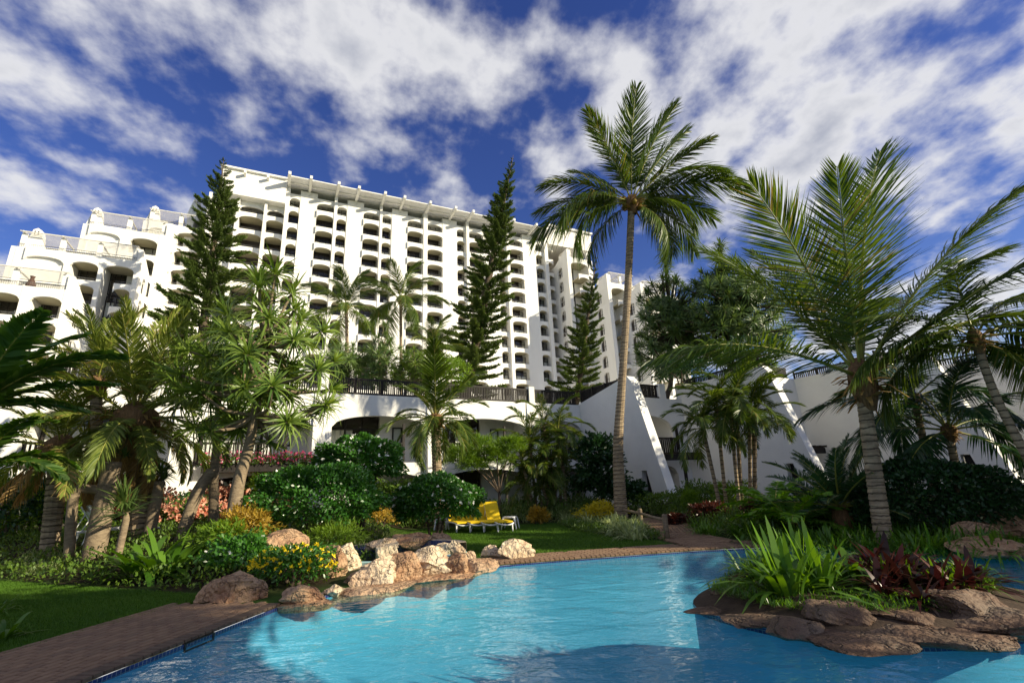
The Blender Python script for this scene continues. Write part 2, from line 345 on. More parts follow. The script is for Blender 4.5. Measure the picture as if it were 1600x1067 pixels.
M['bark'] = surf_mat('grey_bark', (.16, .12, .08), (.30, .23, .15), scale=6, rough=.9, bump=.7, bscale=18, stretch=(1, 1, 3), dist=.03)
M['barkdark'] = surf_mat('dark_bark', (.06, .045, .03), (.13, .095, .065), scale=6, rough=.9, bump=.6, bscale=15, stretch=(1, 1, 2))
M['palmbark'] = surf_mat('palm_bark', (.24, .18, .115), (.44, .34, .22), scale=4, rough=.9, bump=.5, bscale=22, stretch=(1, 1, 4), c3=(.17, .12, .08), dist=.02)
band_rings(M['palmbark'])
M['fibre'] = surf_mat('palm_fibre', (.10, .055, .025), (.26, .15, .07), scale=9, rough=.95, bump=.8, bscale=40, stretch=(3, 3, .6))
M['white'] = surf_mat('white_plastic', (.78, .78, .77), (.83, .83, .82), scale=2, rough=.4, bump=0)
M['yellow'] = surf_mat('yellow_canvas', (.78, .52, .005), (.84, .58, .01), scale=3, rough=.7, bump=.1, bscale=120)
M['ring'] = surf_mat('orange_ring', (.55, .10, .03), (.65, .14, .05), scale=3, rough=.5, bump=0)
M['terracotta'] = surf_mat('terracotta', (.07, .04, .03), (.11, .065, .05), scale=4, rough=.8, bump=.1)
M['coconut'] = leaf_mat('coconut_leaf', (.032, .075, .012), (.11, .165, .022), rough=.38, trans=.33, tip=(.20, .17, .04))
M['coconutlit'] = leaf_mat('yellow_green_palm_leaf', (.05, .10, .012), (.13, .18, .025), rough=.42, trans=.4)
M['phoenix'] = leaf_mat('date_palm_leaf', (.07, .12, .02), (.21, .25, .04), rough=.5, trans=.3, tip=(.30, .21, .07))
M['deadleaf'] = leaf_mat('dry_palm_leaf', (.26, .16, .055), (.42, .29, .11), rough=.8, trans=.3, spec=.1)
M['rachis'] = surf_mat('leaf_stalk', (.22, .24, .04), (.32, .30, .07), scale=3, rough=.5, bump=0)
M['pandan'] = leaf_mat('screw_pine_leaf', (.06, .13, .02), (.21, .29, .05), rough=.4, trans=.32)
M['pandandark'] = leaf_mat('dark_screw_pine_leaf', (.04, .095, .026), (.14, .205, .048), rough=.4, trans=.28)
M['pine'] = leaf_mat('norfolk_pine_needle', (.035, .075, .016), (.115, .165, .034), rough=.6, trans=.32, spec=.2)
M['bush'] = leaf_mat('glossy_bush_leaf', (.020, .085, .010), (.065, .19, .022), rough=.30, trans=.22, spec=.5)
M['bushdark'] = leaf_mat('dark_bush_leaf', (.010, .040, .012), (.030, .085, .020), rough=.35, trans=.2, spec=.4)
M['lime'] = leaf_mat('lime_leaf', (.08, .17, .012), (.20, .32, .03), rough=.5, trans=.4)
M['yellowleaf'] = leaf_mat('yellow_leaf', (.45, .38, .02), (.68, .58, .04), rough=.5, trans=.35)
M['orangeleaf'] = leaf_mat('orange_yellow_leaf', (.26, .20, .025), (.52, .34, .05), rough=.5, trans=.35)
M['strap'] = leaf_mat('strap_leaf', (.035, .11, .010), (.12, .24, .025), rough=.35, trans=.38, spec=.45)
M['spider'] = leaf_mat('striped_grass_leaf', (.13, .20, .05), (.42, .48, .22), rough=.5, trans=.35)
M['cover'] = leaf_mat('ground_cover_leaf', (.04, .10, .012), (.14, .22, .03), rough=.5, trans=.25)
M['banana'] = leaf_mat('banana_leaf', (.035, .095, .012), (.10, .19, .024), rough=.42, trans=.38, spec=.4)
M['cycad'] = leaf_mat('cycad_leaf', (.012, .050, .018), (.045, .105, .030), rough=.3, trans=.2, spec=.5)
M['fern'] = leaf_mat('bright_fern_leaf', (.07, .20, .012), (.18, .36, .03), rough=.45, trans=.4)
M['pink'] = leaf_mat('salmon_bract', (.66, .30, .19), (.84, .52, .37), rough=.6, trans=.35)
M['magenta'] = leaf_mat('pink_flower', (.48, .05, .16), (.70, .16, .26), rough=.6, trans=.35)
M['yellowfl'] = leaf_mat('yellow_petal', (.80, .62, .01), (.90, .74, .03), rough=.6, trans=.3)
M['whitefl'] = leaf_mat('white_petal', (.80, .80, .76), (.88, .88, .85), rough=.6, trans=.3)
M['redleaf'] = leaf_mat('red_brown_leaf', (.045, .018, .010), (.12, .038, .022), rough=.4, trans=.3)
M['maroon'] = leaf_mat('maroon_leaf', (.014, .010, .006), (.055, .015, .012), rough=.35, trans=.25)
M['agave'] = leaf_mat('grey_green_leaf', (.06, .12, .07), (.13, .20, .12), rough=.45, trans=.15)
# ------------------------------------------------------------------ terrain
POOL = [(-4.6, 1.5), (-4.21, 5.26), (-3.76, 8.3), (-3.2, 9.1), (-2.55, 9.95), (-1.55, 10.75), (-.23, 11.3), (1.2, 11.55), (2.6, 11.78), (4.0, 12.0), (5.2, 12.05), (6.3, 11.75), (7.6, 10.6), (9.2, 9.0), (10.8, 6.5), (10.6, 1.5)]
ISLE = [(2.15, 7.15), (2.45, 6.35), (2.85, 5.75), (3.4, 5.38), (4.2, 5.25), (5.2, 5.5), (6.3, 6.2), (6.75, 7.2), (6.0, 8.2), (4.7, 8.9), (3.6, 8.85), (2.7, 8.1)]
def chaikin(P, closed, k=2):
    for _ in range(k):
        n = len(P); out = [] if closed else [P[0]]
        for i in range(n if closed else n-1):
            a, b = P[i], P[(i+1) % n]
            out += [(a[0]*.75+b[0]*.25, a[1]*.75+b[1]*.25), (a[0]*.25+b[0]*.75, a[1]*.25+b[1]*.75)]
        P = out if closed else out+[P[-1]]
    return P
POOL = POOL[:2]+chaikin(POOL[2:14], False)+POOL[14:]
ISLE = chaikin(ISLE, True)
def inpoly(x, y, P):
    c = False; n = len(P)
    for i in range(n):
        x1, y1 = P[i]; x2, y2 = P[(i+1) % n]
        if (y1 > y) != (y2 > y) and x < (x2-x1)*(y-y1)/(y2-y1)+x1: c = not c
    return c
def segd(x, y, P):
    d = 1e9; n = len(P)
    for i in range(n):
        x1, y1 = P[i]; x2, y2 = P[(i+1) % n]; dx, dy = x2-x1, y2-y1
        t = max(0, min(1, ((x-x1)*dx+(y-y1)*dy)/(dx*dx+dy*dy))); d = min(d, math.hypot(x-x1-t*dx, y-y1-t*dy))
    return d
def left_bed(x, y):
    f1 = (y - (9.3 - .42*(x+5.3))) if x < -5.3 else (y - 9.3)
    f2 = -(x+3.5) if y < 14 else -(x+3.5+.12*(y-14))
    return min(f1, f2)
def gz(x, y):
    d = left_bed(x, y); h = .62*sstep(0, 3.2, d)
    h = max(h, .35*sstep(22.5, 26, y)) if x < 6 else h
    h = max(h, .30*sstep(0, 3.0, min(x-5.0, y-12.8-max(0, (9-x)*.1))))
    return h
def hit(px, py):
    d = ray(px, py); t = 3.0
    while t < 60:
        p = cC + d*t
        if p.z <= gz(p.x, p.y): return Vector((p.x, p.y, gz(p.x, p.y)))
        t += .05
    p = cC + d*25; return Vector((p.x, p.y, gz(p.x, p.y)))
def on_ground(x, y): return Vector((x, y, gz(x, y)))
def build_ground():
    pts = [Vector(p) for p in POOL]; n = len(pts); edges = [(i, (i+1) % n) for i in range(n)]
    rng = random.Random(3)
    y = 1.7
    while y < 42:
        x = -34.0
        while x < 34:
            q = (x+rng.uniform(-.1, .1), y+rng.uniform(-.1, .1))
            if segd(q[0], q[1], POOL) > .22: pts.append(Vector(q))
            x += .7 if abs(x) < 12 and y < 24 else 1.5
        y += .7 if y < 24 else 1.5
    for r in (60, 120, 300, 900):
        for k in range(16): pts.append(Vector((r*math.cos(k*math.pi/8), r*math.sin(k*math.pi/8)+10)))
    for k in range(8): pts.append(Vector((-30+k*8, -6)))
    vo, eo, fo, _, _, _ = delaunay_2d_cdt(pts, edges, [], 0, 1e-4)
    V = []; bed = []
    for v in vo:
        near = abs(v.x) < 36 and 0 < v.y < 44
        V.append((v.x, v.y, gz(v.x, v.y) if near else -.02))
        bed.append(max(sstep(-.15, .25, left_bed(v.x, v.y)), sstep(22, 23.5, v.y), sstep(5.2, 5.8, v.x)*sstep(12.9, 13.4, v.y)))
    F = []
    for f in fo:
        c = sum((vo[i] for i in f), Vector((0, 0)))/len(f)
        if not inpoly(c.x, c.y, POOL): F.append(tuple(f))
    me = bpy.data.meshes.new('ground'); me.from_pydata(V, [], F); me.update()
    a = me.attributes.new('bed', 'FLOAT', 'POINT'); a.data.foreach_set('value', bed)
    m, nt, N, L = mat_new('lawn_and_beds')
    at = N.new('ShaderNodeAttribute'); at.attribute_name = 'bed'
    tc = N.new('ShaderNodeTexCoord')
    def nz(s, d): 
        q = N.new('ShaderNodeTexNoise'); q.inputs['Scale'].default_value = s; q.inputs['Detail'].default_value = d; L.new(tc.outputs['Object'], q.inputs['Vector']); return q.outputs['Fac']
    g = N.new('ShaderNodeValToRGB'); g.color_ramp.elements[0].color = (.020, .055, .008, 1); g.color_ramp.elements[1].color = (.055, .11, .016, 1); g.color_ramp.elements[0].position = .3; g.color_ramp.elements[1].position = .7; L.new(nz(1.3, 8), g.inputs[0])
    sb = N.new('ShaderNodeValToRGB'); sb.color_ramp.elements[0].color = (.018, .014, .009, 1); sb.color_ramp.elements[1].color = (.05, .035, .022, 1); L.new(nz(7, 6), sb.inputs[0])
    mx = N.new('ShaderNodeMix'); mx.data_type = 'RGBA'; L.new(at.outputs['Fac'], mx.inputs['Factor']); L.new(g.outputs[0], mx.inputs['A']); L.new(sb.outputs[0], mx.inputs['B'])
    p = N.new('ShaderNodeBsdfPrincipled'); p.inputs['Roughness'].default_value = .95; p.inputs['Specular IOR Level'].default_value = .1; L.new(mx.outputs['Result'], p.inputs['Base Color'])
    b = N.new('ShaderNodeBump'); b.inputs['Strength'].default_value = .6; b.inputs['Distance'].default_value = .03; L.new(nz(45, 4), b.inputs['Height']); L.new(b.outputs[0], p.inputs['Normal'])
    o = N.new('ShaderNodeOutputMaterial'); L.new(p.outputs[0], o.inputs[0]); me.materials.append(m)
    tag(link('ground', me), 'green lawn and dark planting soil around the swimming pool', 'ground', kind='structure')
build_ground()
def polysheet(name, P, z, mat):
    me = bpy.data.meshes.new(name); me.from_pydata([(x, y, z) for x, y in P], [], [tuple(range(len(P)))]); me.materials.append(mat); me.update(); return me
def pool():
    WZ = -.035
    tag(link('pool_water', polysheet('pool_water', POOL[::-1], WZ, M['water'])), 'bright blue rippled water filling the swimming pool', 'water', kind='structure')
    mb = MB(); n = len(POOL); cx, cy = 3.2, 6.6
    prof = [(1.0, -.02), (.995, -.22), (.975, -.48), (.93, -.72), (.86, -.92), (.76, -1.06), (.62, -1.15), (.42, -1.2), (.2, -1.22)]
    vs = [(cx+(x-cx)*f, cy+(y-cy)*f, z) for f, z in prof for x, y in POOL]+[(cx, cy, -1.22)]; K = len(prof)
    mb.add(vs, [((i+1) % n+k*n, i+k*n, i+(k+1)*n, (i+1) % n+(k+1)*n) for k in range(K-1) for i in range(n)]+[((i+1) % n+(K-1)*n, i+(K-1)*n, K*n) for i in range(n)])
    o = mb.build('pool_basin', M['basin'], smooth=True); tag(o, 'pale blue plastered basin of the swimming pool', 'pool', kind='structure')
    # mosaic band at the waterline
    m, nt, N, L = mat_new('blue_mosaic')
    tc = N.new('ShaderNodeTexCoord'); bt = N.new('ShaderNodeTexBrick'); bt.offset = 0; bt.inputs['Scale'].default_value = 1; bt.inputs['Brick Width'].default_value = .05; bt.inputs['Row Height'].default_value = .05; bt.inputs['Mortar Size'].default_value = .004
    bt.inputs['Color1'].default_value = (.008, .013, .09, 1); bt.inputs['Color2'].default_value = (.02, .035, .16, 1); bt.inputs['Mortar'].default_value = (.16, .17, .21, 1)
    L.new(tc.outputs['UV'], bt.inputs['Vector']); p = N.new('ShaderNodeBsdfPrincipled'); p.inputs['Roughness'].default_value = .2; L.new(bt.outputs['Color'], p.inputs['Base Color']); q = N.new('ShaderNodeOutputMaterial'); L.new(p.outputs[0], q.inputs[0]); M['mosaic'] = m
    def band(name, P, z0, z1, inset, parent=None, closed=True):
        nn = len(P); cx = sum(p[0] for p in P)/nn; cy = sum(p[1] for p in P)/nn
        Q = [(x+(cx-x)*inset, y+(cy-y)*inset) for x, y in P]
        vs = [(x, y, z0) for x, y in Q] + [(x, y, z1) for x, y in Q]
        rr = range(nn if closed else nn-1)
        me = bpy.data.meshes.new(name); me.from_pydata(vs, [], [(i, (i+1) % nn, nn+(i+1) % nn, nn+i) for i in rr]); me.materials.append(m)
        uv = me.uv_layers.new(name='UVMap'); cum = [0]
        for i in range(nn): a, b = Q[i], Q[(i+1) % nn]; cum.append(cum[-1]+math.hypot(b[0]-a[0], b[1]-a[1]))
        k = 0
        for i in rr:
            for (s_, z_) in ((cum[i], z0), (cum[i+1], z0), (cum[i+1], z1), (cum[i], z1)): uv.data[k].uv = (s_, z_); k += 1
        me.update(); return link(name, me, parent)
    tag(band('waterline_tiles', POOL, -.06, -.004, .0012, o), kind='stuff')
    # the island: a low rock-edged bed standing in the pool
    mb = MB(); n = len(ISLE)
    mid = [(4.3+(x-4.3)*.6, 7.1+(y-7.1)*.6) for x, y in ISLE]
    mb.add([(x, y, -.02) for x, y in ISLE]+[(x, y, .16) for x, y in mid]+[(4.4, 7.1, .2)],
           [(i, (i+1) % n, n+(i+1) % n, n+i) for i in range(n)]+[(n+i, n+(i+1) % n, 2*n) for i in range(n)])
    isl = mb.build('island', M['soil']); tag(isl, 'planted island bed standing in the pool', 'island', kind='structure')
    wl = MB(); wl.add([(x, y, -1.3) for x, y in ISLE]+[(x, y, -.022) for x, y in ISLE], [(i, (i+1) % n, n+(i+1) % n, n+i) for i in range(n)]); wl.build('island_wall', M['basin'], isl, smooth=True)
    tag(band('waterline_tiles', ISLE, -.085, -.03, -.004, isl), kind='stuff')
    return band
BAND = pool()
# ------------------------------------------------------------------ brick paving
def paving():
    rng = random.Random(5)
    proto = MB(); a, b, h = .102, .0465, .035; c = .006
    proto.add([(-a, -b, 0), (a, -b, 0), (a, b, 0), (-a, b, 0), (-a, -b, h-c), (a, -b, h-c), (a, b, h-c), (-a, b, h-c), (-a+c, -b+c, h), (a-c, -b+c, h), (a-c, b-c, h), (-a+c, b-c, h)],
              [(0,1,5,4),(1,2,6,5),(2,3,7,6),(3,0,4,7),(4,5,9,8),(5,6,10,9),(6,7,11,10),(7,4,8,11),(8,9,10,11)])
    me = proto.mesh('brick', M['brick']); mec = proto.mesh('brick', M['copingbrick'])
    E0 = Vector((-4.21, 5.26)); t = Vector((.1464, .9892)); nv = Vector((-.9892, .1464))
    ang = math.atan2(t.y, t.x)
    def strip(name, label, O, path_pts, wid): pass
    deck = MB(); A = E0+t*-3.7; B = E0+t*3.05
    deck.add([(*(A+nv*.0), .004), (*(B+nv*.0), .004), (*(B+nv*1.75), .004), (*(A+nv*2.05), .004)], [(3, 2, 1, 0)])
    dk = deck.build('paved_deck', M['sandbed']); tag(dk, 'brick paved walkway along the side of the pool', 'paving', kind='structure')
    rest = []; single = 0
    places = []
    s = -3.6
    while s < 3.05:
        places.append((s, .10, ang+math.pi/2)); s += .110
    for r in range(16):
        y = .262+r*.112; s = -3.6+(r % 2)*.11
        lim = 1.80-.06*s
        if y > lim: continue
        while s < 3.0: places.append((s+.11, y, ang)); s += .222
    cand = sorted(places, key=lambda p: abs(p[0]-1.4))
    for i, (s, y, an) in enumerate(cand):
        p = E0+t*s+nv*(y-.0)
        if i < 300:
            o = link('brick', mec if y == .10 else me, dk, (p.x, p.y, .0045), (rng.uniform(-.012, .012), rng.uniform(-.012, .012), an+rng.uniform(-.02, .02)))
            single += 1
        else: rest.append((p.x, p.y, .0045, an))
    def joined(name, L_, parent):
        base = np.array(proto.v); F = []; V = []
        for k, (x, y, z, an) in enumerate(L_):
            ca, sa = math.cos(an), math.sin(an); q = base.copy(); q[:, 0], q[:, 1] = base[:, 0]*ca-base[:, 1]*sa+x, base[:, 0]*sa+base[:, 1]*ca+y; q[:, 2] += z+rng.uniform(-.002, .002)
            V.append(q); F += [tuple(i+k*12 for i in f) for f in proto.f]
        m = bpy.data.meshes.new(name); m.from_pydata(np.concatenate(V).tolist(), [], F); m.materials.append(M['brick']); m.update()
        return tag(link(name, m, parent), kind='stuff')
    joined('brick_field', rest, dk)
    # far side of the pool and the path that leaves it
    far = [(-.6, 11.28), (1.2, 11.62), (2.6, 11.85), (4.0, 12.07), (5.2, 12.12), (6.6, 11.7)]
    mb = MB(); n = len(far)
    out = [(x+.02, y+1.15) for x, y in far]; out[-1] = (7.3, 12.5)
    mb.add([(x, y, .004) for x, y in far]+[(x, y, .004) for x, y in out], [(i, i+1, n+i+1, n+i) for i in range(n-1)])
    fd = mb.build('paved_deck', M['sandbed']); tag(fd, 'strip of tan brick paving along the far pool edge by the lawn', 'paving', kind='structure')
    L_ = []
    for i in range(n-1):
        a2 = Vector(far[i]); b2 = Vector(far[i+1]); d = (b2-a2); ln = d.length; d.normalize(); nn = Vector((-d.y, d.x)); an = math.atan2(d.y, d.x)
        s = .055
        while s < ln: p = a2+d*s+nn*.08; L_.append((p.x, p.y, .0045, an+math.pi/2)); s += .111
        for r in range(8):
            s = .11*(r % 2)+.05
            while s < ln-.05: p = a2+d*s+nn*(.245+r*.112); L_.append((p.x, p.y, .0045, an)); s += .222
    joined('brick_field', L_, fd)
    path = [(4.7, 12.95), (4.55, 14.3), (4.65, 15.8), (5.0, 17.4), (5.2, 19.5), (4.7, 22.0)]
    mb = MB(); n = len(path); w = .75
    ll = [Vector((x-w, y)) for x, y in path]; rr = [Vector((x+w, y)) for x, y in path]
    H = lambda p: gz(p.x, p.y)+.008
    mb.add([(p.x, p.y, H(p)) for p in ll]+[(p.x, p.y, H(p)) for p in rr], [(i, n+i, n+i+1, i+1) for i in range(n-1)])
    pd = mb.build('path', M['sandbed']); tag(pd, 'brick garden path leading off beside the tall palm', 'path', kind='structure')
    L_ = []
    for i in range(n-1):
        a2 = Vector(path[i]); b2 = Vector(path[i+1]); d = b2-a2; ln = d.length; d.normalize(); nn = Vector((-d.y, d.x)); an = math.atan2(d.y, d.x)
        for r in range(-6, 7):
            s = .11*(r % 2)+.1
            while s < ln: p = a2+d*s+nn*(r*.112); L_.append((p.x, p.y, gz(p.x, p.y)+.009, an)); s += .222
    joined('brick_field', L_, pd)
paving()
# ------------------------------------------------------------------ buildings
def frame_root(name, A, uc, yc, zc):
    a = R_(90-A); ca, sa = math.cos(a), math.sin(a)
    r = empty(name, (uc*ca-yc*sa, uc*sa+yc*ca, zc), a); return r, (uc, yc, zc)
WINCACHE = {}
def window(root, off, u0, u1, y, z0, z1, rng, curtain=.6, mull=1, tr=True):
    w = round(u1-u0, 2); h = round(z1-z0, 2); key = (w, h, mull, tr)
    if key not in WINCACHE:
        t = .07; m = MB(); a = w/2
        m.box(-a, -a+t, -.04, .04, 0, h); m.box(a-t, a, -.04, .04, 0, h); m.box(-a+t, a-t, -.04, .04, h-t, h); m.box(-a+t, a-t, -.04, .04, 0, t)
        for k in range(mull):
            x = -a+w*(k+1)/(mull+1); m.box(x-.045, x+.045, -.043, .037, t, h-t)
        if tr: m.box(-a+t, a-t, -.046, .034, h*.74-.04, h*.74+.04)
        g = MB(); g.add([(-a+t, .012, t), (a-t, .012, t), (a-t, .012, h-t), (-a+t, .012, h-t)], [(0, 1, 2, 3)])
        def cur(x0, x1):
            c = MB(); n = max(6, int((x1-x0)/.09)); hh = h*.72
            vs = []
            for i in range(n+1):
                x = x0+(x1-x0)*i/n; yy = .14+.035*math.sin(i*1.9)
                vs += [(x, yy, .05), (x, yy, hh)]
            c.add(vs, [(2*i, 2*i+2, 2*i+3, 2*i+1) for i in range(n)]); return c
        WINCACHE[key] = (m.mesh('window', M['frame']), g.mesh('pane', M['glass']), [cur(-a+.08, a-.08).mesh('curtain', M['curtain']), cur(-a+.08, -.02).mesh('curtain', M['curtain']), cur(.03, a-.08).mesh('curtain', M['curtain'])])
    fm, gm, cm = WINCACHE[key]
    wo = link('window', fm, root, ((u0+u1)/2-off[0], y-off[1], z0-off[2]))
    link('pane', gm, wo)
    if rng.random() < curtain: link('curtain', rng.choice(cm), wo)
    return wo
BALC = {}
def balcony(root, off, u0, u1, yf, yb, zp, rng, proj=0.0, rail=False, rise=.45, face=.62):
    """parapet panel with arched underside plus its floor slab; zp = parapet top"""
    w = round(u1-u0, 2); dep = round(yb-yf, 2); key = (w, dep, proj, rise, face)
    if key not in BALC:
        m = MB(); a = w/2; sp = -face-rise
        m.arch(-a, a, 0, sp, rise, -proj, .16-proj)
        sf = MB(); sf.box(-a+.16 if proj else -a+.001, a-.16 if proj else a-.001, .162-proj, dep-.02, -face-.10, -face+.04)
        if proj:
            m.box(-a, -a+.14, .161-proj, .3, sp+.12, -.003); m.box(a-.14, a, .161-proj, .3, sp+.12, -.003)
        r = MB()
        r.box(-a+.1, a-.1, .03-proj, .06-proj, .27, .30)
        k = -a+.12
        while k < a-.1: r.box(k, k+.015, .035-proj, .055-proj, .0, .27); k += .14
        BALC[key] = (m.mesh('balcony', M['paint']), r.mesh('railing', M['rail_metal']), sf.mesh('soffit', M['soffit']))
    b = link('balcony', BALC[key][0], root, ((u0+u1)/2-off[0], yf-off[1], zp-off[2]))
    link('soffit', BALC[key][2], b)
    if rail: link('railing', BALC[key][1], b)
    return b
def tower():
    rng = random.Random(11); Z0 = 4.0; Y = 72.0; ZT = 46.1; FP = 2.79; P0 = 43.9; NF = 13
    root, off = frame_root('hotel_tower', 64, 20, Y, Z0)
    tag(root, 'tall white hotel tower with stacked arched balconies and beams jutting from its roof', 'building')
    bays = [('n', -1.45, 0.0), ('w', 2.45, 4.95), ('n', 5.4, 6.9), ('w', 9.45, 12.0), ('n', 12.4, 14.0), ('w', 16.6, 19.25), ('w', 19.95, 22.7), ('n', 25.3, 26.95), ('w', 27.45, 30.3), ('n', 33.1, 34.7), ('w', 35.25, 38.15), ('n', 40.9, 42.65)]
    pil = [(0.0, 2.45), (6.9, 9.45), (14.0, 16.6), (22.7, 25.3), (30.3, 33.1), (38.15, 40.9)]
    thin = [(-2.0, -1.45), (4.95, 5.4), (12.0, 12.4), (19.25, 19.95), (26.95, 27.45), (34.7, 35.25), (42.65, 43.35)]
    for a, b in pil:
        m = MB(); m.box(a+.002, b-.002, Y-.12, Y+2.2, Z0, 46.86); m.build('pilaster', M['paint'], root, off)
        m = MB(); c = (a+b)/2
        m.prism([(c-.25, 46.2), (c+.12, 46.28), (c+.25, 46.55), (c+.05, 46.42)], 1, Y-.22, Y-.12); m.build('wall_motif', M['slat'], root, off)
    for a, b in thin:
        m = MB(); m.box(a+.002, b-.002, Y-.5, Y+2.2, Z0, 47.2); m.build('column', M['paint'], root, off)
    m = MB(); m.box(-11.5, 45.1, Y+3.6, Y+15, Z0, 47.0); m.build('room_core', M['roomshade'], root, off)
    for kind, a, b in bays:
        pr = .40 if kind == 'w' else 0.0
        m = MB(); m.arch(a, b, ZT, 44.85, .5 if kind == 'w' else .55, Y-.05, Y+.25); m.box(a+.001, b-.001, Y+.251, Y+3.3, 45.45, 45.6)
        m.build('parapet', M['paint'], root, off)
        for k in range(NF):
            zp = P0-FP*k
            if zp < 7: break
            balcony(root, off, a, b, Y, Y+1.3, zp, rng, pr, rail=(rng.random() < .35 or a > 33), rise=.48 if kind == 'w' else .62, face=.70)
            window(root, off, a+.02, b-.02, Y+1.1, zp-.65, zp+1.62, rng, .85, 1 if kind == 'n' else 2)
    # wall behind the balconies between rooms, roof slab, trellis and beams
    m = MB(); m.box(-2, 43.35, Y+1.95, Y+2.15, 45.6, 47.15); m.build('roof_wall', M['paint'], root, off)
    m = MB(); m.box(-2.0, 43.4, Y-.05, Y+14, 47.2, 47.42); r = m.build('roof', M['paint'], root, off)
    m = MB()
    for y0 in np.arange(Y-2.7, Y-.15, .3): m.box(-2.0, 43.4, y0, y0+.2, 47.36, 47.5)
    tr_ = m.build('trellis', M['paint'], r)
    tr_.data.transform(Matrix.Translation((-off[0], -off[1], -off[2])))
    cs = [(a+b)/2 for a, b in thin]+[(a+b)/2 for a, b in pil]
    for c in cs:
        m = MB(); m.prism([(Y-3.7, 47.05), (Y-3.7, 47.5), (Y+.8, 47.5), (Y+.8, 46.85), (Y-2.0, 46.85)], 0, c-.19, c+.19); m.build('roof_beam', M['paint'], root, off)
    m = MB()
    for k in range(12): m.arch(-1.7+k*3.7, -1.7+(k+1)*3.7-.02, 47.355, 46.95, .25, Y-1.25, Y-1.05, 8)
    m.build('soffit_arches', M['paint'], root, off)
    # blank end blocks at the roof
    m = MB(); m.box(-10.6, -2.02, Y-.9, Y+13, 43.7, 47.7); m.box(-10.8, -2.0, Y-1.3, Y+13.2, 47.7, 47.95)
    m.build('end_block', M['paint'], root, off)
    for c in (-7.6, -4.6):
        m = MB(); m.box(c-.15, c+.15, Y-1.9, Y-.9, 46.9, 47.3); m.build('roof_beam', M['paint'], root, off)
    m = MB(); m.box(43.4, 53.6, Y-.6, Y+13, 45.6, 49.4); m.box(43.3, 53.8, Y-1.0, Y+13.2, 49.4, 49.75)
    m.build('end_block', M['paint'], root, off)
    for c in (46.2, 51.0):
        m = MB(); m.box(c-.15, c+.15, Y-1.6, Y-.6, 48.6, 49.0); m.build('roof_beam', M['paint'], root, off)
    # recessed bays at both ends
    for a, b, kind in [(-4.35, -2.02, 'w'), (-7.9, -4.75, 'x'), (-11.4, -8.3, 'x'), (43.4, 45.05, 'n')]:
        m = MB(); m.box(a-.38, a-.003, Y-.3, Y+3.4, Z0, 43.69 if a < 40 else 45.58)
        if a < 40: m.build('column', M['paint'], root, off)
        m = MB(); m.arch(a, b, 43.68 if a < 40 else 45.58, 42.4 if a < 40 else 44.6, .5, Y+.5, Y+.75); m.build('parapet', M['paint'], root, off)
        for k in range(NF):
            zp = (P0-1.9 if a < 40 else P0-.9)-FP*k
            if zp < 7: break
            balcony(root, off, a, b, Y+.6, Y+2.9, zp, rng, 0.0, rail=True, rise=.5)
            window(root, off, a+.02, (b-.02) if kind != 'x' else (a+b)/2-.2, Y+2.6, zp-.56, zp+1.38, rng, .5, 1)
    return root
tower()
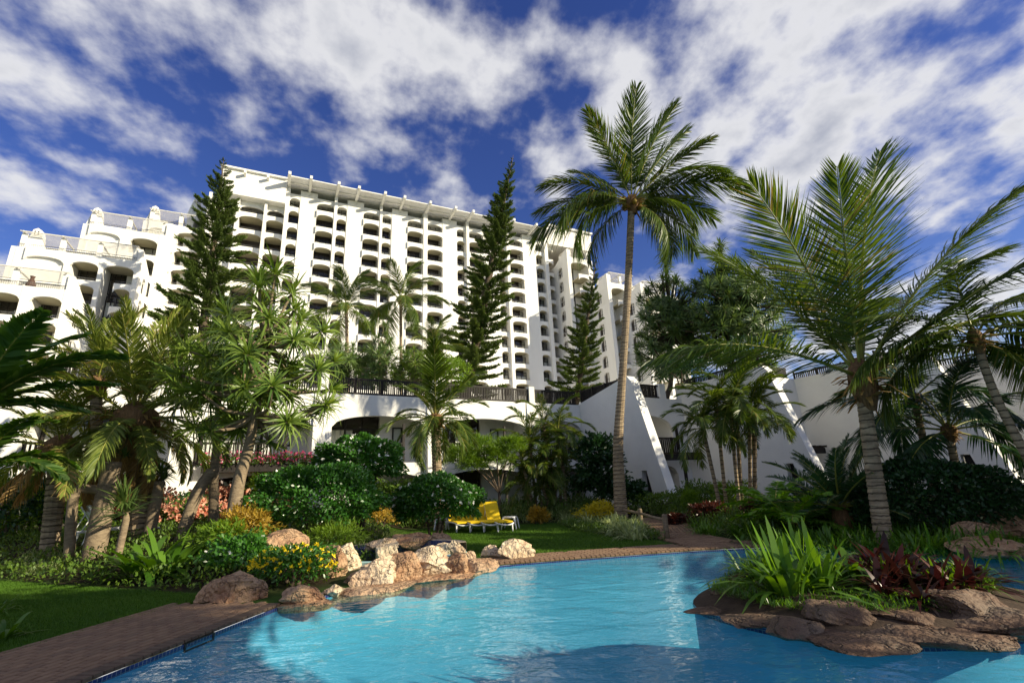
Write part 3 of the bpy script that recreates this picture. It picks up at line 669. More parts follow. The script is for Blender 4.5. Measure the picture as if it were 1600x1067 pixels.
def terrace_unit(name, label, u0, u1, yf, yb, ztop_, n, opens, A=64, side=1, chim=None, perg=True, seed=1, zb=4.0, top_glass=True):
    """one stepped block: open arched rooms on the front, raked parapet on one side, pergola terrace on top.
    opens = [(ua, ub, kind)]; side = +1 raked wall at u1, -1 at u0"""
    rng = random.Random(seed); FP = 2.85
    root, off = frame_root(name, A, (u0+u1)/2, yf, zb); tag(root, label, 'building')
    D = 2.6
    m = MB(); m.box(u0+.3, u1-.45, yf+D+.6, yb, zb, ztop_-.2); m.build('room_core', M['roomshade'], root, off)
    # side wall facing outwards with arched windows, raked parapet above the terrace
    us = (u1-.45, u1) if side > 0 else (u0, u0+.45)
    for k in range(n):
        z1 = ztop_-.9-FP*k; z0 = z1-FP if k < n-1 else zb
        m = MB(); yw0, yw1 = yf+2.0, yf+3.5
        if yb-yf > 4.2:
            m.box(us[0], us[1], yf, yw0, z0, z1); m.box(us[0], us[1], yw1, yb, z0, z1)
            s0 = z1-.75
            pts = [(yw0, z1), (yw0, s0-.0)]+[(yw0+(yw1-yw0)*i/10, s0+.5*math.sqrt(max(0, 1-(i/5-1)**2))) for i in range(1, 10)]+[(yw1, s0), (yw1, z1)]
            m.prism(pts, 0, us[0], us[1]); m.box(us[0], us[1], yw0, yw1, z0, z0+.55)
        else: m.box(us[0], us[1], yf, yb, z0, z1)
        m.build('side_wall', M['paint'], root, off)
        if yb-yf > 4.2:
            g = MB(); xx = us[0]+.2 if side > 0 else us[1]-.2
            for yy in np.linspace(yw0, yw1-.05, 4): g.box(xx-.03, xx+.03, yy, yy+.05, z0+.55, z1-.3)
            g.box(xx-.03, xx+.03, yw0+.05, yw1-.05, (z0+z1)/2, (z0+z1)/2+.05); g.build('window_grille', M['frame'], root, off)
    m = MB(); m.prism([(yf, ztop_-.9), (yf-.02, ztop_+1.55), (yf+.35, ztop_+1.6), (min(yb, yf+4.6), ztop_-.1), (yb, ztop_-.1), (yb, ztop_-.9)], 0, us[0]+.002, us[1]+.002); m.build('raked_parapet', M['paint'], root, off)
    ow = (u0, u0+.45) if side > 0 else (u1-.45, u1)
    m = MB(); m.box(ow[0], ow[1], yf, yb, zb, ztop_); m.build('side_wall', M['paint'], root, off)
    # parapet band over the front openings
    i0, i1 = (u0+.45, u1-.45)
    for a, b, kind in opens:
        m = MB()
        if kind == 'blind':
            m.box(a, b, yf+.15, yf+.5, zb, ztop_-.001); m.arch(a, b, ztop_-.002, ztop_-1.45, .55, yf-.25, yf+.149); m.build('wall', M['paint'], root, off); continue
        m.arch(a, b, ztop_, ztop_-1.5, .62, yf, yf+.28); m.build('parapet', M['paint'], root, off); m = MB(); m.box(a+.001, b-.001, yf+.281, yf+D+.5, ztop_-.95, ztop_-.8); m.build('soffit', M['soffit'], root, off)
        for k in range(n):
            zc = ztop_-.95-FP*k; zf = zc-FP+.1
            if zf < zb: break
            window(root, off, a+.05, b-.05 if kind == 'full' else a+(b-a)*.55, yf+D, zf, zc-.06, rng, .5, 2)
            if kind != 'full':
                w = MB(); w.box(a+(b-a)*.56, b-.01, yf+D+.05, yf+D+.3, zf, zc-.06); w.build('wall', M['paint'], root, off)
            if k < n-1:
                if kind == 'half': balcony(root, off, a+(b-a)*.42, b, yf, yf+D, zf+.62, rng, 0.0, rail=True, rise=.5)
                else: balcony(root, off, a, b, yf, yf+D, zf+.62, rng, .0, rail=True, rise=.5)
    edges = sorted([i0]+[x for a, b, k in opens for x in (a, b)]+[i1])
    for a, b in zip(edges[::2], edges[1::2]):
        if b-a > .05: m = MB(); m.box(a+.002, b-.002, yf-.04, yf+D+.6, zb, ztop_-.003); m.build('column', M['paint'], root, off)
    m = MB(); m.box(i0, i1, yf+.29, yb, ztop_-.78, ztop_-.62); m.build('terrace_floor', M['paint'], root, off)
    # terrace: railing, posts, slatted pergola
    m = MB(); m.box(i0, i1, yf+.1, yf+.13, ztop_+.46, ztop_+.49)
    k = i0
    while k < i1: m.box(k, k+.02, yf+.1, yf+.12, ztop_, ztop_+.46); k += .16
    m.build('railing', M['rail_metal'], root, off)
    if perg:
        zp = ztop_+1.75; np_ = max(2, int((i1-i0)/3.3))
        for q in range(np_+1):
            c = i0+.3+(i1-i0-.6)*q/np_
            m = MB(); m.box(c-.22, c+.22, yf+.2, yf+.62, ztop_-.6, zp); m.build('post', M['paint'], root, off)
            m = MB(); m.box(c-.06, c+.06, yf-.25, yf+3.4, zp+.002, zp+.14); m.build('beam', M['slat'], root, off)
        m = MB()
        for yy in np.arange(yf-.1, yf+3.3, .26): m.box(i0, i1, yy, yy+.07, zp+.145, zp+.18)
        tag(m.build('pergola_slats', M['slat'], root, off), kind='stuff')
        m = MB(); m.box(i0, i1, yf-.2, yf-.1, zp+.06, zp+.144); m.box(i0, i1, yf+3.2, yf+3.3, zp+.06, zp+.144); m.build('edge_beam', M['slat'], root, off)
        m = MB(); m.box(i0+.2, i1-.2, yf+3.6, yf+3.9, ztop_-.6, zp+.1); m.build('terrace_wall', M['paint'], root, off)
    if chim is not None:
        c = chim; m = MB(); yc = yf+.9
        m.prism([(c-.95, ztop_-.3), (c+.85, ztop_-.3), (c+.5, ztop_+1.9), (c+.36, ztop_+2.5), (c, ztop_+2.75), (c-.36, ztop_+2.5), (c-.45, ztop_+2.0)], 1, yc-.4, yc+.5)
        ch = m.build('chimney', M['paint'], root, off)
        for dx in (-.18, .12):
            q = MB(); q.prism([(c+dx-.07, ztop_+1.95), (c+dx+.07, ztop_+1.95), (c+dx+.07, ztop_+2.3), (c+dx, ztop_+2.38), (c+dx-.07, ztop_+2.3)], 1, yc-.405, yc-.35)
            v_ = q.build('vent', M['frame'], ch); v_.data.transform(Matrix.Translation((-off[0], -off[1], -off[2])))
    return root
terrace_unit('terraced_block', 'white terraced hotel block whose open corner rooms face the dappled side wall beside the pine', -28.2, -16.6, 66, 72.8, 29.3, 8, [(-26.9, -23.5, 'blind'), (-23.0, -20.4, 'full'), (-19.95, -17.1, 'half')], chim=-26.6, seed=2)
terrace_unit('terraced_block', 'lowest white terraced hotel block with an urn on its pergola terrace, behind the banana leaves', -37, -20.3, 60, 66.8, 22.7, 6, [(-36, -32.4, 'blind'), (-31.5, -27.6, 'half'), (-26.6, -24.0, 'full'), (-23.3, -20.8, 'half')], chim=None, seed=3)
terrace_unit('terraced_block', 'white stepped hotel block with chimney, second tier up from the dappled corner block', -24.1, -15.2, 70.2, 84, 35.2, 10, [(-23.4, -20.2, 'blind'), (-19.2, -16.3, 'full')], chim=-23.2, seed=4)
terrace_unit('terraced_block', 'white stepped hotel block with chimney, third tier up, partly behind the pine', -19.0, -10.8, 73.2, 86, 38.4, 11, [(-18.3, -15.6, 'blind'), (-15.1, -11.6, 'full')], chim=-18.1, seed=5)
terrace_unit('terraced_block', 'white stepped hotel block with chimney, topmost tier against the tower', -14.4, -8.9, 74.4, 86, 41.4, 12, [(-13.6, -9.6, 'full')], chim=-13.7, seed=6)
terrace_unit('terraced_block', 'white stepped hotel block with a tall plain wall of carved spirals beside the tower', 45.1, 50.6, 67.8, 80, 41.5, 12, [(45.75, 49.6, 'half')], side=-1, seed=7)
terrace_unit('terraced_block', 'white stepped hotel block behind the slim pine, one tier below the spiral wall', 49.0, 55.2, 62.0, 74, 34.6, 10, [(49.7, 52.8, 'half'), (53.2, 54.6, 'full')], side=-1, seed=8)
terrace_unit('terraced_block', 'white stepped hotel block glimpsed between the tall palm trunk and the screw pines', 52.2, 60.5, 57.5, 70, 31.5, 9, [(52.9, 56.0, 'half'), (56.6, 59.9, 'full')], side=-1, seed=9)
# carved spirals on the plain wall
def spirals():
    root = [o for o in bpy.data.objects if 'carved spirals' in str(o.get('label', ''))][0]
    off = ((45.1+50.6)/2, 67.8, 4.0)
    for k in range(12):
        m = MB(); zc = 38.6-k*2.35; yc = 70.6
        pts = []
        for i in range(15):
            a = math.pi*2*i/13; r = .62-.026*i
            pts.append((45.06, yc+r*math.cos(a), zc+r*math.sin(a)*1.35))
        m.tube(pts, .05, 4); m.build('carved_spiral', M['slat'], root, off)
spirals()
def urn():
    a = R_(26); ca, sa = math.cos(a), math.sin(a); u, y = -23.75, 60.75
    m = MB().lathe([(.001, 0), (.30, .0), (.42, .5), (.40, 1.0), (.26, 1.45), (.17, 1.62), (.15, 1.78), (.22, 1.95), (.001, 1.9)], 14)
    o = m.build('terracotta_urn', M['terracotta'], smooth=True); o.location = (u*ca-y*sa, u*sa+y*ca, 22.7-.62)
    tag(o, 'tall dark terracotta urn standing on the pergola terrace', 'urn')
urn()
# ------------------------------------------------------------------ garden wings (podium)
RAILM = {}
def timber_rail(parent, off, u0, u1, y, z0, h, along='u', pick=.13, name='balustrade'):
    m = MB(); a = u1-u0
    def bx(s0, s1, d0, d1, za, zb_):
        if along == 'u': m.box(s0, s1, y+d0, y+d1, za, zb_)
        else: m.box(y+d0, y+d1, s0, s1, za, zb_)
    bx(u0, u1, -.05, .05, z0+h-.09, z0+h); bx(u0, u1, -.05, .05, z0+.02, z0+.11)
    o = m.build(name, M['timber'], parent, off)
    m = MB(); k = u0+.05; rng = random.Random(int(u0*10))
    while k < u1-.05:
        t = rng.uniform(-.008, .008)
        bx(k+t, k+t+.06, -.03, .03, z0+.111, z0+h-.091); k += pick
    q = m.build('pickets', M['timber'], o); q.data.transform(Matrix.Translation((-off[0], -off[1], -off[2]))); tag(q, kind='stuff')
    for k in np.arange(u0, u1+.01, max(1.2, a/4)):
        m = MB(); 
        if along == 'u': m.box(k-.045, k+.045, y-.045+.1, y+.145, z0-.05, z0+h+.03)
        else: m.box(y-.145, y-.055, k-.045, k+.045, z0-.05, z0+h+.03)
        p = m.build('post', M['timber'], o); p.data.transform(Matrix.Translation((-off[0], -off[1], -off[2])))
    return o
def podium():
    rng = random.Random(21); Y = 24.94; A = 60
    root, off = frame_root('garden_wing', A, 5, Y, 0)
    tag(root, 'long low white wing with wide arched balconies and a timber balustrade along its roof terrace', 'building')
    D = 1.7
    edges = [-29.8, -24.2, -18.6, -13.0, -7.4, -1.9, 3.6, 9.3, 15.6, 19.2]
    for i in range(len(edges)-1):
        a, b = edges[i], edges[i+1]
        pr = MB(); pw = .42
        pr.prism([(Y-.35, 0), (Y-.05, 6.42), (Y+D+.3, 6.42), (Y+D+.3, 0)], 0, a-pw, a+pw); pr.build('pier', M['paint'], root, off)
        t = MB(); t.box(a-.19, a+.19, Y-.05, Y+.3, 6.421, 7.42); t.build('roof_pier', M['paint'], root, off)
        a2, b2 = a+pw+.002, b-pw-.002
        if i == len(edges)-2: b2 = b-.003
        m = MB(); m.arch(a2, b2, 6.42, 4.75, .62, Y, Y+.3, 18); m.box(a2, b2, Y+.301, Y+6, 5.85, 6.05); m.build('upper_arch', M['paint'], root, off)
        m = MB(); m.arch(a2, b2, 3.02, 1.95, .62, Y+.1, Y+.35, 18); m.box(a2, b2, Y+.351, Y+D+.3, 2.8, 3.0); m.build('lower_arch', M['paint'], root, off)
        # upper room: glazing left, wall with small window right
        ws = a2+(b2-a2)*.56
        w = MB(); w.box(ws+.05, b2, Y+D, Y+D+.25, 3.0, 5.84); w.build('wall', M['paint'], root, off)
        window(root, off, a2+.1, ws, Y+D+.05, 3.02, 5.55, rng, 1.0, 2)
        if i in (5, 6, 7):
            window(root, off, ws+.75, ws+1.3, Y+D-.03, 4.0, 5.0, rng, 0, 0, False)
        w = MB(); w.box(ws+.05, b2, Y+D-.1, Y+D+.25, 0, 2.79); w.build('wall', M['paint'], root, off)
        window(root, off, a2+.1, ws, Y+D+.05, .1, 2.5, rng, .3, 2)
        timber_rail(root, off, a2+.02, ws+.9 if i != 4 else ws-.3, Y+.22, 3.02, 1.02, pick=.15)
        po = MB(); po.box(ws+.9, ws+1.02, Y+.2, Y+.32, .1, 5.0); po.build('post', M['timber'], root, off)
        bl = timber_rail(root, off, a+.2, b-.2, Y+.1, 6.42, .86, pick=.105)
    m = MB(); m.box(-30, 19.2, Y+D+.9, Y+9, .0, 5.84); m.build('room_core', M['roomshade'], root, off)
    m = MB(); m.box(-30, 60, Y+6.01, Y+75, 5.6, 5.84); m.build('roof_terrace', M['slat'], root, off)
    return root
podium()
def fin(root, off, u, tip, top, ya, zt, th=.58):
    """battered fin wall: polygon in (y,z). tip = y at ground of the sloping edge"""
    m = MB()
    yd = tip+2.05
    m.prism([(ya, 0), (yd, 0), (yd-.05, 2.08), (yd-.42, 2.08), (tip+1.15, 0), (tip, 0), (tip+2.0, 7.0), (tip+2.3, 7.35), (tip+2.9, 7.25), (ya, zt)], 0, u, u+th)
    d = MB(); d.prism([(yd-.02, .02), (yd-.07, 2.06), (yd-.42, 2.06), (tip+1.17, .02)], 0, u+.32, u+.38); d.build('dark_passage_panel', M['timber'], root, off)  # dark panel added so the open, shaded passage reads dark
    return m.build('fin_wall', M['paintbrick'], root, off)
def right_wing():
    rng = random.Random(31); A = 60
    # (u of fin, y of facade to the right of it, tip of fin)
    units = [(19.22, 21.6, 18.05, 25.2), (24.9, 17.4, 13.5, 22.0), (30.6, 12.6, 8.3, 17.8), (36.3, 7.9, 3.6, 13.0), (42.0, 3.2, -1.1, 8.4), (47.7, -1.5, -5.8, 3.6), (53.4, -6.2, -10.5, -1.2)]
    names = ['white garden wing unit with sloping fin wall, joined to the balustrade corner', 'white garden wing unit with sloping fin wall and small arched balcony behind the cycad',
             'white garden wing unit with tall plain wall behind the two dark palms', 'white garden wing unit beyond the thin leaning palm trunk',
             'white garden wing unit set back towards the sea side', 'white garden wing unit furthest along the stepped row', 'white garden wing end unit of the stepped row']
    for i in range(len(units)-1):
        u, Y, tip, ya = units[i]; u2 = units[i+1][0]
        root, off = frame_root('garden_wing', A, (u+u2)/2, Y, 0); tag(root, names[i], 'building', 'stepped garden wing units')
        zt = 6.45 if i == 0 else 7.3
        fin(root, off, u, tip, 0, ya, zt)
        a, b = u+.582, u2-.002; bm = a+3.9
        m = MB(); m.arch(a, bm, zt, 4.6, .75, Y, Y+.3, 16); m.box(a, bm, Y+.301, Y+1.9, 5.5, 5.62); m.build('upper_arch', M['paintbrick'], root, off)
        m = MB(); m.arch(a, bm, 3.0, 1.85, .65, Y, Y+.3, 16); m.box(a, bm, Y+.301, Y+1.9, 2.8, 2.99); m.build('lower_arch', M['paintbrick'], root, off)
        m = MB(); m.box(bm+.002, b, Y+.0, Y+2.0, 0, zt); m.build('wall', M['paintbrick'], root, off)
        m = MB(); m.box(a, bm, Y+1.95, Y+2.1, 0, 2.79); m.box(a, bm, Y+1.95, Y+2.1, 3.0, 5.49); m.build('wall', M['paintbrick'], root, off)
        window(root, off, a+.6, a+3.0, Y+1.88, 3.02, 5.3, rng, .7, 1)
        window(root, off, a+.6, a+3.0, Y+1.88, .05, 2.3, rng, .4, 1)
        timber_rail(root, off, a+.05, bm+.3, Y-.12, 3.02, 1.0, pick=.16)
        m = MB(); m.box(a, b-.1, Y-1.0, Y-.86, 2.62, 2.95); pb = m.build('pergola_beam', M['timber'], root, off)
        for k in np.arange(a+.3, b-.3, .55):
            q = MB(); q.box(k, k+.09, Y-1.25, Y-.06, 2.951, 3.06); r = q.build('rafter', M['timber'], pb); r.data.transform(Matrix.Translation((-off[0], -off[1], -off[2])))
        m = MB(); m.box(bm-.5, bm-.36, Y-1.0, Y-.86, 0, 2.619); m.box(bm+.2, bm+.34, Y-.12, Y+.0-.003, 3.3, 4.7); m.build('post', M['timber'], root, off)
        m = MB(); m.box(a, b, Y+2.11, Y+9, 0, zt-.6); m.build('room_core', M['paint'], root, off)
        # roof balustrade
        if i == 0:
            timber_rail(root, off, a+.1, a+3.2, Y+.12, zt, .85, pick=.12)
            timber_rail(root, off, tip+3.2, ya-.3, u+.2, zt+.05, .85, along='y', pick=.12)
            m = MB(); m.box(a+3.25, a+3.75, Y, Y+.35, zt, zt+.95); m.build('roof_pier', M['paint'], root, off)
        else:
            timber_rail(root, off, a+.1, b-.2, Y+.3, zt, .75, pick=.12)
            timber_rail(root, off, tip+3.4, ya-.4, u+.2, zt-.1, .5, along='y', pick=.12)
right_wing()
def life_ring():
    U = Vector((math.sin(R_(60)), math.cos(R_(60)), 0)); d = ray(911, 757); t = (19.22-.09-cC.dot(U))/d.dot(U); p = cC+d*t
    root = empty('life_ring', p); root.rotation_euler = (-U).to_track_quat('Z', 'Y').to_euler()
    tag(root, 'orange life ring hanging on the white wall beside the dark bush', 'life ring')
    for k in range(8):
        m = MB(); n = 6
        a0 = k*math.pi/4; pts = [(.32*math.cos(a0+(math.pi/4)*i/n), .32*math.sin(a0+(math.pi/4)*i/n), 0) for i in range(n+1)]
        m.tube(pts, .075, 8, cap=False); m.build('segment', M['ring'] if k % 2 == 0 else M['white'], root, smooth=True)
life_ring()
# ------------------------------------------------------------------ plant library (shared meshes)
def frond_lb(seed, L=3.2, bend=1.0, nl=46, leaf=.75, wid=.035, phi0=62, phi1=24, vee=.25, droop=.35, start=.14, nseg=3, stalk=.03, jit=.06, twist=0.0):
    """pinnate frond along +X, z up. returns (leaf LB, stalk MB)"""
    rng = np.random.default_rng(seed); lb = LB(seed)
    s = np.linspace(0, 1, 40); ang = -bend*s**1.5; x = np.concatenate([[0], np.cumsum(np.cos(ang[:-1]))])*L/39; z = np.concatenate([[0], np.cumsum(np.sin(ang[:-1]))])*L/39
    sl = np.linspace(start, .995, nl); px = np.interp(sl, s, x); pz = np.interp(sl, s, z); an = np.interp(sl, s, ang)
    T = np.stack([np.cos(an), 0*an, np.sin(an)], 1); Nn = np.stack([-np.sin(an), 0*an, np.cos(an)], 1)
    q = (sl-start)/(1-start)
    for sg in (-1, 1):
        ph = np.radians(phi0+(phi1-phi0)*q)+rng.normal(0, jit, nl)
        vv = vee+rng.normal(0, .10, nl)
        D = T*np.cos(ph)[:, None]+np.array([0, sg, 0])*np.sin(ph)[:, None]+Nn*vv[:, None]
        ln = leaf*np.clip(np.sin(np.pi*(.16+.80*q))**.7, .15, 1)*rng.uniform(.82, 1.08, nl)
        Sd = T+rng.normal(0, .3, (nl, 3))
        lb.ribbons(np.stack([px, 0*px+sg*stalk*.4, pz], 1), D, Sd, ln, wid*rng.uniform(.85, 1.2, nl), droop+rng.uniform(-.1, .2, nl), nseg, (.6, 1.0, .75, .08))
    idx = np.linspace(0, 39, 12).astype(int)
    mb = MB().tube([(x[i], 0, z[i]) for i in idx], [max(.006, stalk*(1-.8*s[i])) for i in idx], 5)
    return lb, mb
FR = {}
def frond_mesh(key, mat, stalkmat=None, variants=3, **k):
    kk = (key, mat)
    if kk not in FR:
        FR[kk] = []
        for v in range(variants):
            a = dict(k); a['bend'] = k.get('bend', 1.0)*(1+.22*(v-1)); a['droop'] = k.get('droop', .35)*(1+.2*(v-1))
            lb, mb = frond_lb(hash(key) % 997 if False else (sum(map(ord, key))*7+v), **a)
            FR[kk].append((lb.mesh('frond', M[mat]), mb.mesh('stalk', M[stalkmat or 'rachis'], True)))
    return FR[kk]
def orient(d, up=Vector((0, 0, 1)), roll=0.0):
    x = Vector(d).normalized(); y = up.cross(x)
    if y.length < 1e-3: y = Vector((0, 1, 0))
    y.normalize(); z = x.cross(y); m = Matrix((x, y, z)).transposed()
    return m @ Matrix.Rotation(roll, 3, 'X')
def put_frond(parent, meshes, p, d, scale, rng, roll=None, name='frond', stalk=True):
    fm, sm = rng.choice(meshes)
    m4 = Matrix.Translation(Vector(p)) @ orient(d, roll=rng.uniform(-.25, .25) if roll is None else roll).to_4x4() @ Matrix.Scale(scale, 4)
    o = link(name, fm, parent, mat4=m4)
    if stalk: link('stalk', sm, o)
    return o
def ringed(mb, pts, radii, step=.10, amp=.05, n=12):
    """trunk with leaf-scar rings"""
    P = [Vector(p) for p in pts]; cum = [0]
    for i in range(len(P)-1): cum.append(cum[-1]+(P[i+1]-P[i]).length)
    tot = cum[-1]; k = max(6, int(tot/step)); out = []; rr = []
    for i in range(k+1):
        for f, a in ((0, 1+amp), (.7, 1-amp*.3), (.85, 1-amp)):
            s = min(tot, (i+f)*tot/k)
            if i == k and f > 0: continue
            j = max(q for q in range(len(cum)) if cum[q] <= s+1e-9); j = min(j, len(P)-2)
            t = (s-cum[j])/(cum[j+1]-cum[j]); out.append(P[j].lerp(P[j+1], t)); rr.append((radii[j]*(1-t)+radii[j+1]*t)*a)
    return mb.tube(out, rr, n)
def smooth_path(pts, k=6):
    P = [Vector(p) for p in pts]; out = []
    for i in range(len(P)-1):
        p0 = P[max(0, i-1)]; p1 = P[i]; p2 = P[i+1]; p3 = P[min(len(P)-1, i+2)]
        for j in range(k):
            t = j/k; out.append(.5*((2*p1)+(p2-p0)*t+(2*p0-5*p1+4*p2-p3)*t*t+(3*p1-p0-3*p2+p3)*t*t*t))
    out.append(P[-1]); return out
def palm(name, label, base, top, r0, r1, fr, group=None, cat='palm tree', mid=None, rings=.12, fibre=.3, dead=0, extra=None, cocos=0, seed=1, nuts=None):
    """fr: list of (direction vec, scale, key) ; base/top world"""
    rng = random.Random(seed); base = Vector(base); top = Vector(top)
    root = empty(name, base); tag(root, label, cat, group)
    pts = smooth_path([base-base+Vector((0, 0, -.25))]+([Vector(m)-base for m in mid] if mid else [(top-base)*.5])+[top-base])
    n = len(pts); rad = [r0*1.0+(r1-r0)*min(1, (i/(n-1))*1.6) if i/(n-1) < .62 else r1 for i in range(n)]
    rad[0] = r0*1.25
    ringed(MB(), pts, rad, rings, .045).build('trunk', M['palmbark'], root, smooth=False)
    c = top-base
    if fibre:
        m = MB(); m.lathe([(r1*.9, -fibre*1.6), (r1*1.6, -fibre*.9), (r1*2.0, -fibre*.3), (r1*1.7, fibre*.4), (r1*.7, fibre*.9), (.01, fibre)], 10)
        o = m.build('crown_fibre', M['fibre'], root, smooth=True); o.location = c
        lb = LB(seed); N = 46; a = np.random.default_rng(seed).uniform(0, 6.28, N); rg = np.random.default_rng(seed+1)
        P = np.stack([r1*1.5*np.cos(a), r1*1.5*np.sin(a), rg.uniform(-fibre, fibre*.3, N)], 1)
        lb.ribbons(P, np.stack([np.cos(a), np.sin(a), rg.uniform(-.4, 1.0, N)], 1), np.stack([-np.sin(a), np.cos(a), 0*a], 1), rg.uniform(.25, .6, N)*fibre*2.2, rg.uniform(.05, .12, N)*fibre*3, .5, 2, (1, .8, .3))
        o = link('leaf_bases', lb.mesh('leaf_bases', M['deadleaf']), root, c)
    for k in range(cocos):
        a = rng.uniform(0, 6.28); m = MB().lathe([(.001, -.14), (.09, -.1), (.12, 0), (.09, .1), (.001, .14)], 9)
        o = m.build('coconut', M['orangeleaf'] if nuts else M['rachis'], root, smooth=True); o.location = c+Vector((r1*2.3*math.cos(a), r1*2.3*math.sin(a), -.15-rng.uniform(0, .3)))
    for d, sc, key in fr:
        d = Vector(d).normalized()
        put_frond(root, FK[key](), c+d*r1*.9, d, sc, rng)
    return root
FK = {
 'coco': lambda: frond_mesh('coco', 'coconut', variants=3, L=3.6, bend=.95, nl=96, leaf=1.0, wid=.040, vee=.12, droop=.42),
 'bigup': lambda: frond_mesh('bigup', 'coconut', variants=4, L=3.6, bend=.36, nl=130, leaf=.90, wid=.024, vee=.08, droop=.14, jit=.035, phi0=70, phi1=26),
 'big': lambda: frond_mesh('big', 'coconut', variants=4, L=3.6, bend=.80, nl=130, leaf=.88, wid=.024, vee=.05, droop=.35, jit=.05, phi0=68, phi1=26),
 'cocoup': lambda: frond_mesh('cocoup', 'coconut', variants=3, L=3.6, bend=.42, nl=96, leaf=1.0, wid=.042, vee=.16, droop=.22),
 'cocodroop': lambda: frond_mesh('cocodroop', 'coconut', variants=3, L=3.6, bend=1.5, nl=96, leaf=1.0, wid=.040, vee=.0, droop=.75),
 'cocolit': lambda: frond_mesh('cocolit', 'coconutlit', variants=3, L=3.6, bend=1.05, nl=60, leaf=.9, wid=.052, vee=.1, droop=.4),
 'phx': lambda: frond_mesh('phx', 'phoenix', variants=3, L=3.0, bend=1.15, nl=70, leaf=.55, wid=.036, vee=.30, droop=.3, phi0=55, phi1=22),
 'phxup': lambda: frond_mesh('phxup', 'phoenix', variants=3, L=3.0, bend=.55, nl=70, leaf=.55, wid=.036, vee=.30, droop=.2, phi0=55, phi1=22),
 'dead': lambda: frond_mesh('dead', 'deadleaf', 'fibre', variants=3, L=2.8, bend=.5, nl=60, leaf=.5, wid=.034, vee=-.1, droop=.8, phi0=38, phi1=15),
 'areca': lambda: frond_mesh('areca', 'coconut', variants=3, L=2.2, bend=1.3, nl=44, leaf=.52, wid=.036, vee=.35, droop=.4, phi0=58),
 'arecalit': lambda: frond_mesh('arecalit', 'coconutlit', variants=3, L=2.2, bend=1.2, nl=44, leaf=.52, wid=.036, vee=.35, droop=.4, phi0=58),
 'darkp': lambda: frond_mesh('darkp', 'cycad', variants=3, L=3.0, bend=1.15, nl=56, leaf=.75, wid=.045, vee=.15, droop=.5),
 'cycad': lambda: frond_mesh('cycad', 'cycad', variants=3, L=1.9, bend=.55, nl=52, leaf=.30, wid=.030, vee=.35, droop=.05, phi0=72, phi1=40, jit=.02),
 'fern': lambda: frond_mesh('fern', 'fern', variants=3, L=1.0, bend=1.1, nl=34, leaf=.24, wid=.045, vee=.15, droop=.2, phi0=78, phi1=45, stalk=.012),
}
def sdir(th, dep=0.0):
    """direction seen at angle th (deg, 0 = right, 90 = up) with dep of lean away from the camera"""
    a = R_(th); return Vector((math.cos(a), dep, math.sin(a))).normalized()
def ring_fronds(n, el0, el1, sc, key, rng, keylow=None, jitter=.25):
    out = []
    for i in range(n):
        q = i/(n-1) if n > 1 else .5; el = R_(el0+(el1-el0)*q); az = i*2.399+rng.uniform(-jitter, jitter)
        k = key if (keylow is None or el > R_(15)) else keylow
        out.append(((math.cos(az)*math.cos(el), math.sin(az)*math.cos(el), math.sin(el)), sc*rng.uniform(.85, 1.1), k))
    return out
ROS = {}
def rosette_mesh(key, mat, n=46, L=1.15, W=.06, droop=.55, up=.35, seg=5, v=3, spread=1.0):
    if key not in ROS:
        ROS[key] = []
        for q in range(v):
            rng = np.random.default_rng(100+q+len(key)); lb = LB(7+q)
            i = np.arange(n); az = i*2.39996+rng.normal(0, .12, n); t = i/n
            el = np.radians(80-95*t*spread+rng.normal(0, 7, n))
            D = np.stack([np.cos(az)*np.cos(el), np.sin(az)*np.cos(el), np.sin(el)], 1)
            Sd = np.stack([-np.sin(az), np.cos(az), 0*az], 1)
            lb.ribbons(D*.05, D, Sd, L*rng.uniform(.7, 1.1, n)*(.65+.35*np.sin(np.pi*np.clip(t+.2, 0, 1))), W*rng.uniform(.8, 1.15, n), droop*rng.uniform(.4, 1.3, n), seg, (.8, 1.0, .9, .6, .05))
            ROS[key].append(lb.mesh('leaf_rosette', M[mat]))
    return ROS[key]
def branching(base, top_pts, r0, rng, parent, mat='bark', name='branch'):
    for p, q, ra, rb in top_pts:
        p = Vector(p); q = Vector(q); m_ = (p+q)/2+Vector((rng.uniform(-.12, .12), rng.uniform(-.12, .12), -.10*(q-p).length))
        MB().tube(smooth_path([p, m_, q], 4), [ra+(rb-ra)*i/8 for i in range(9)], 7).build(name, M[mat], parent, smooth=True)
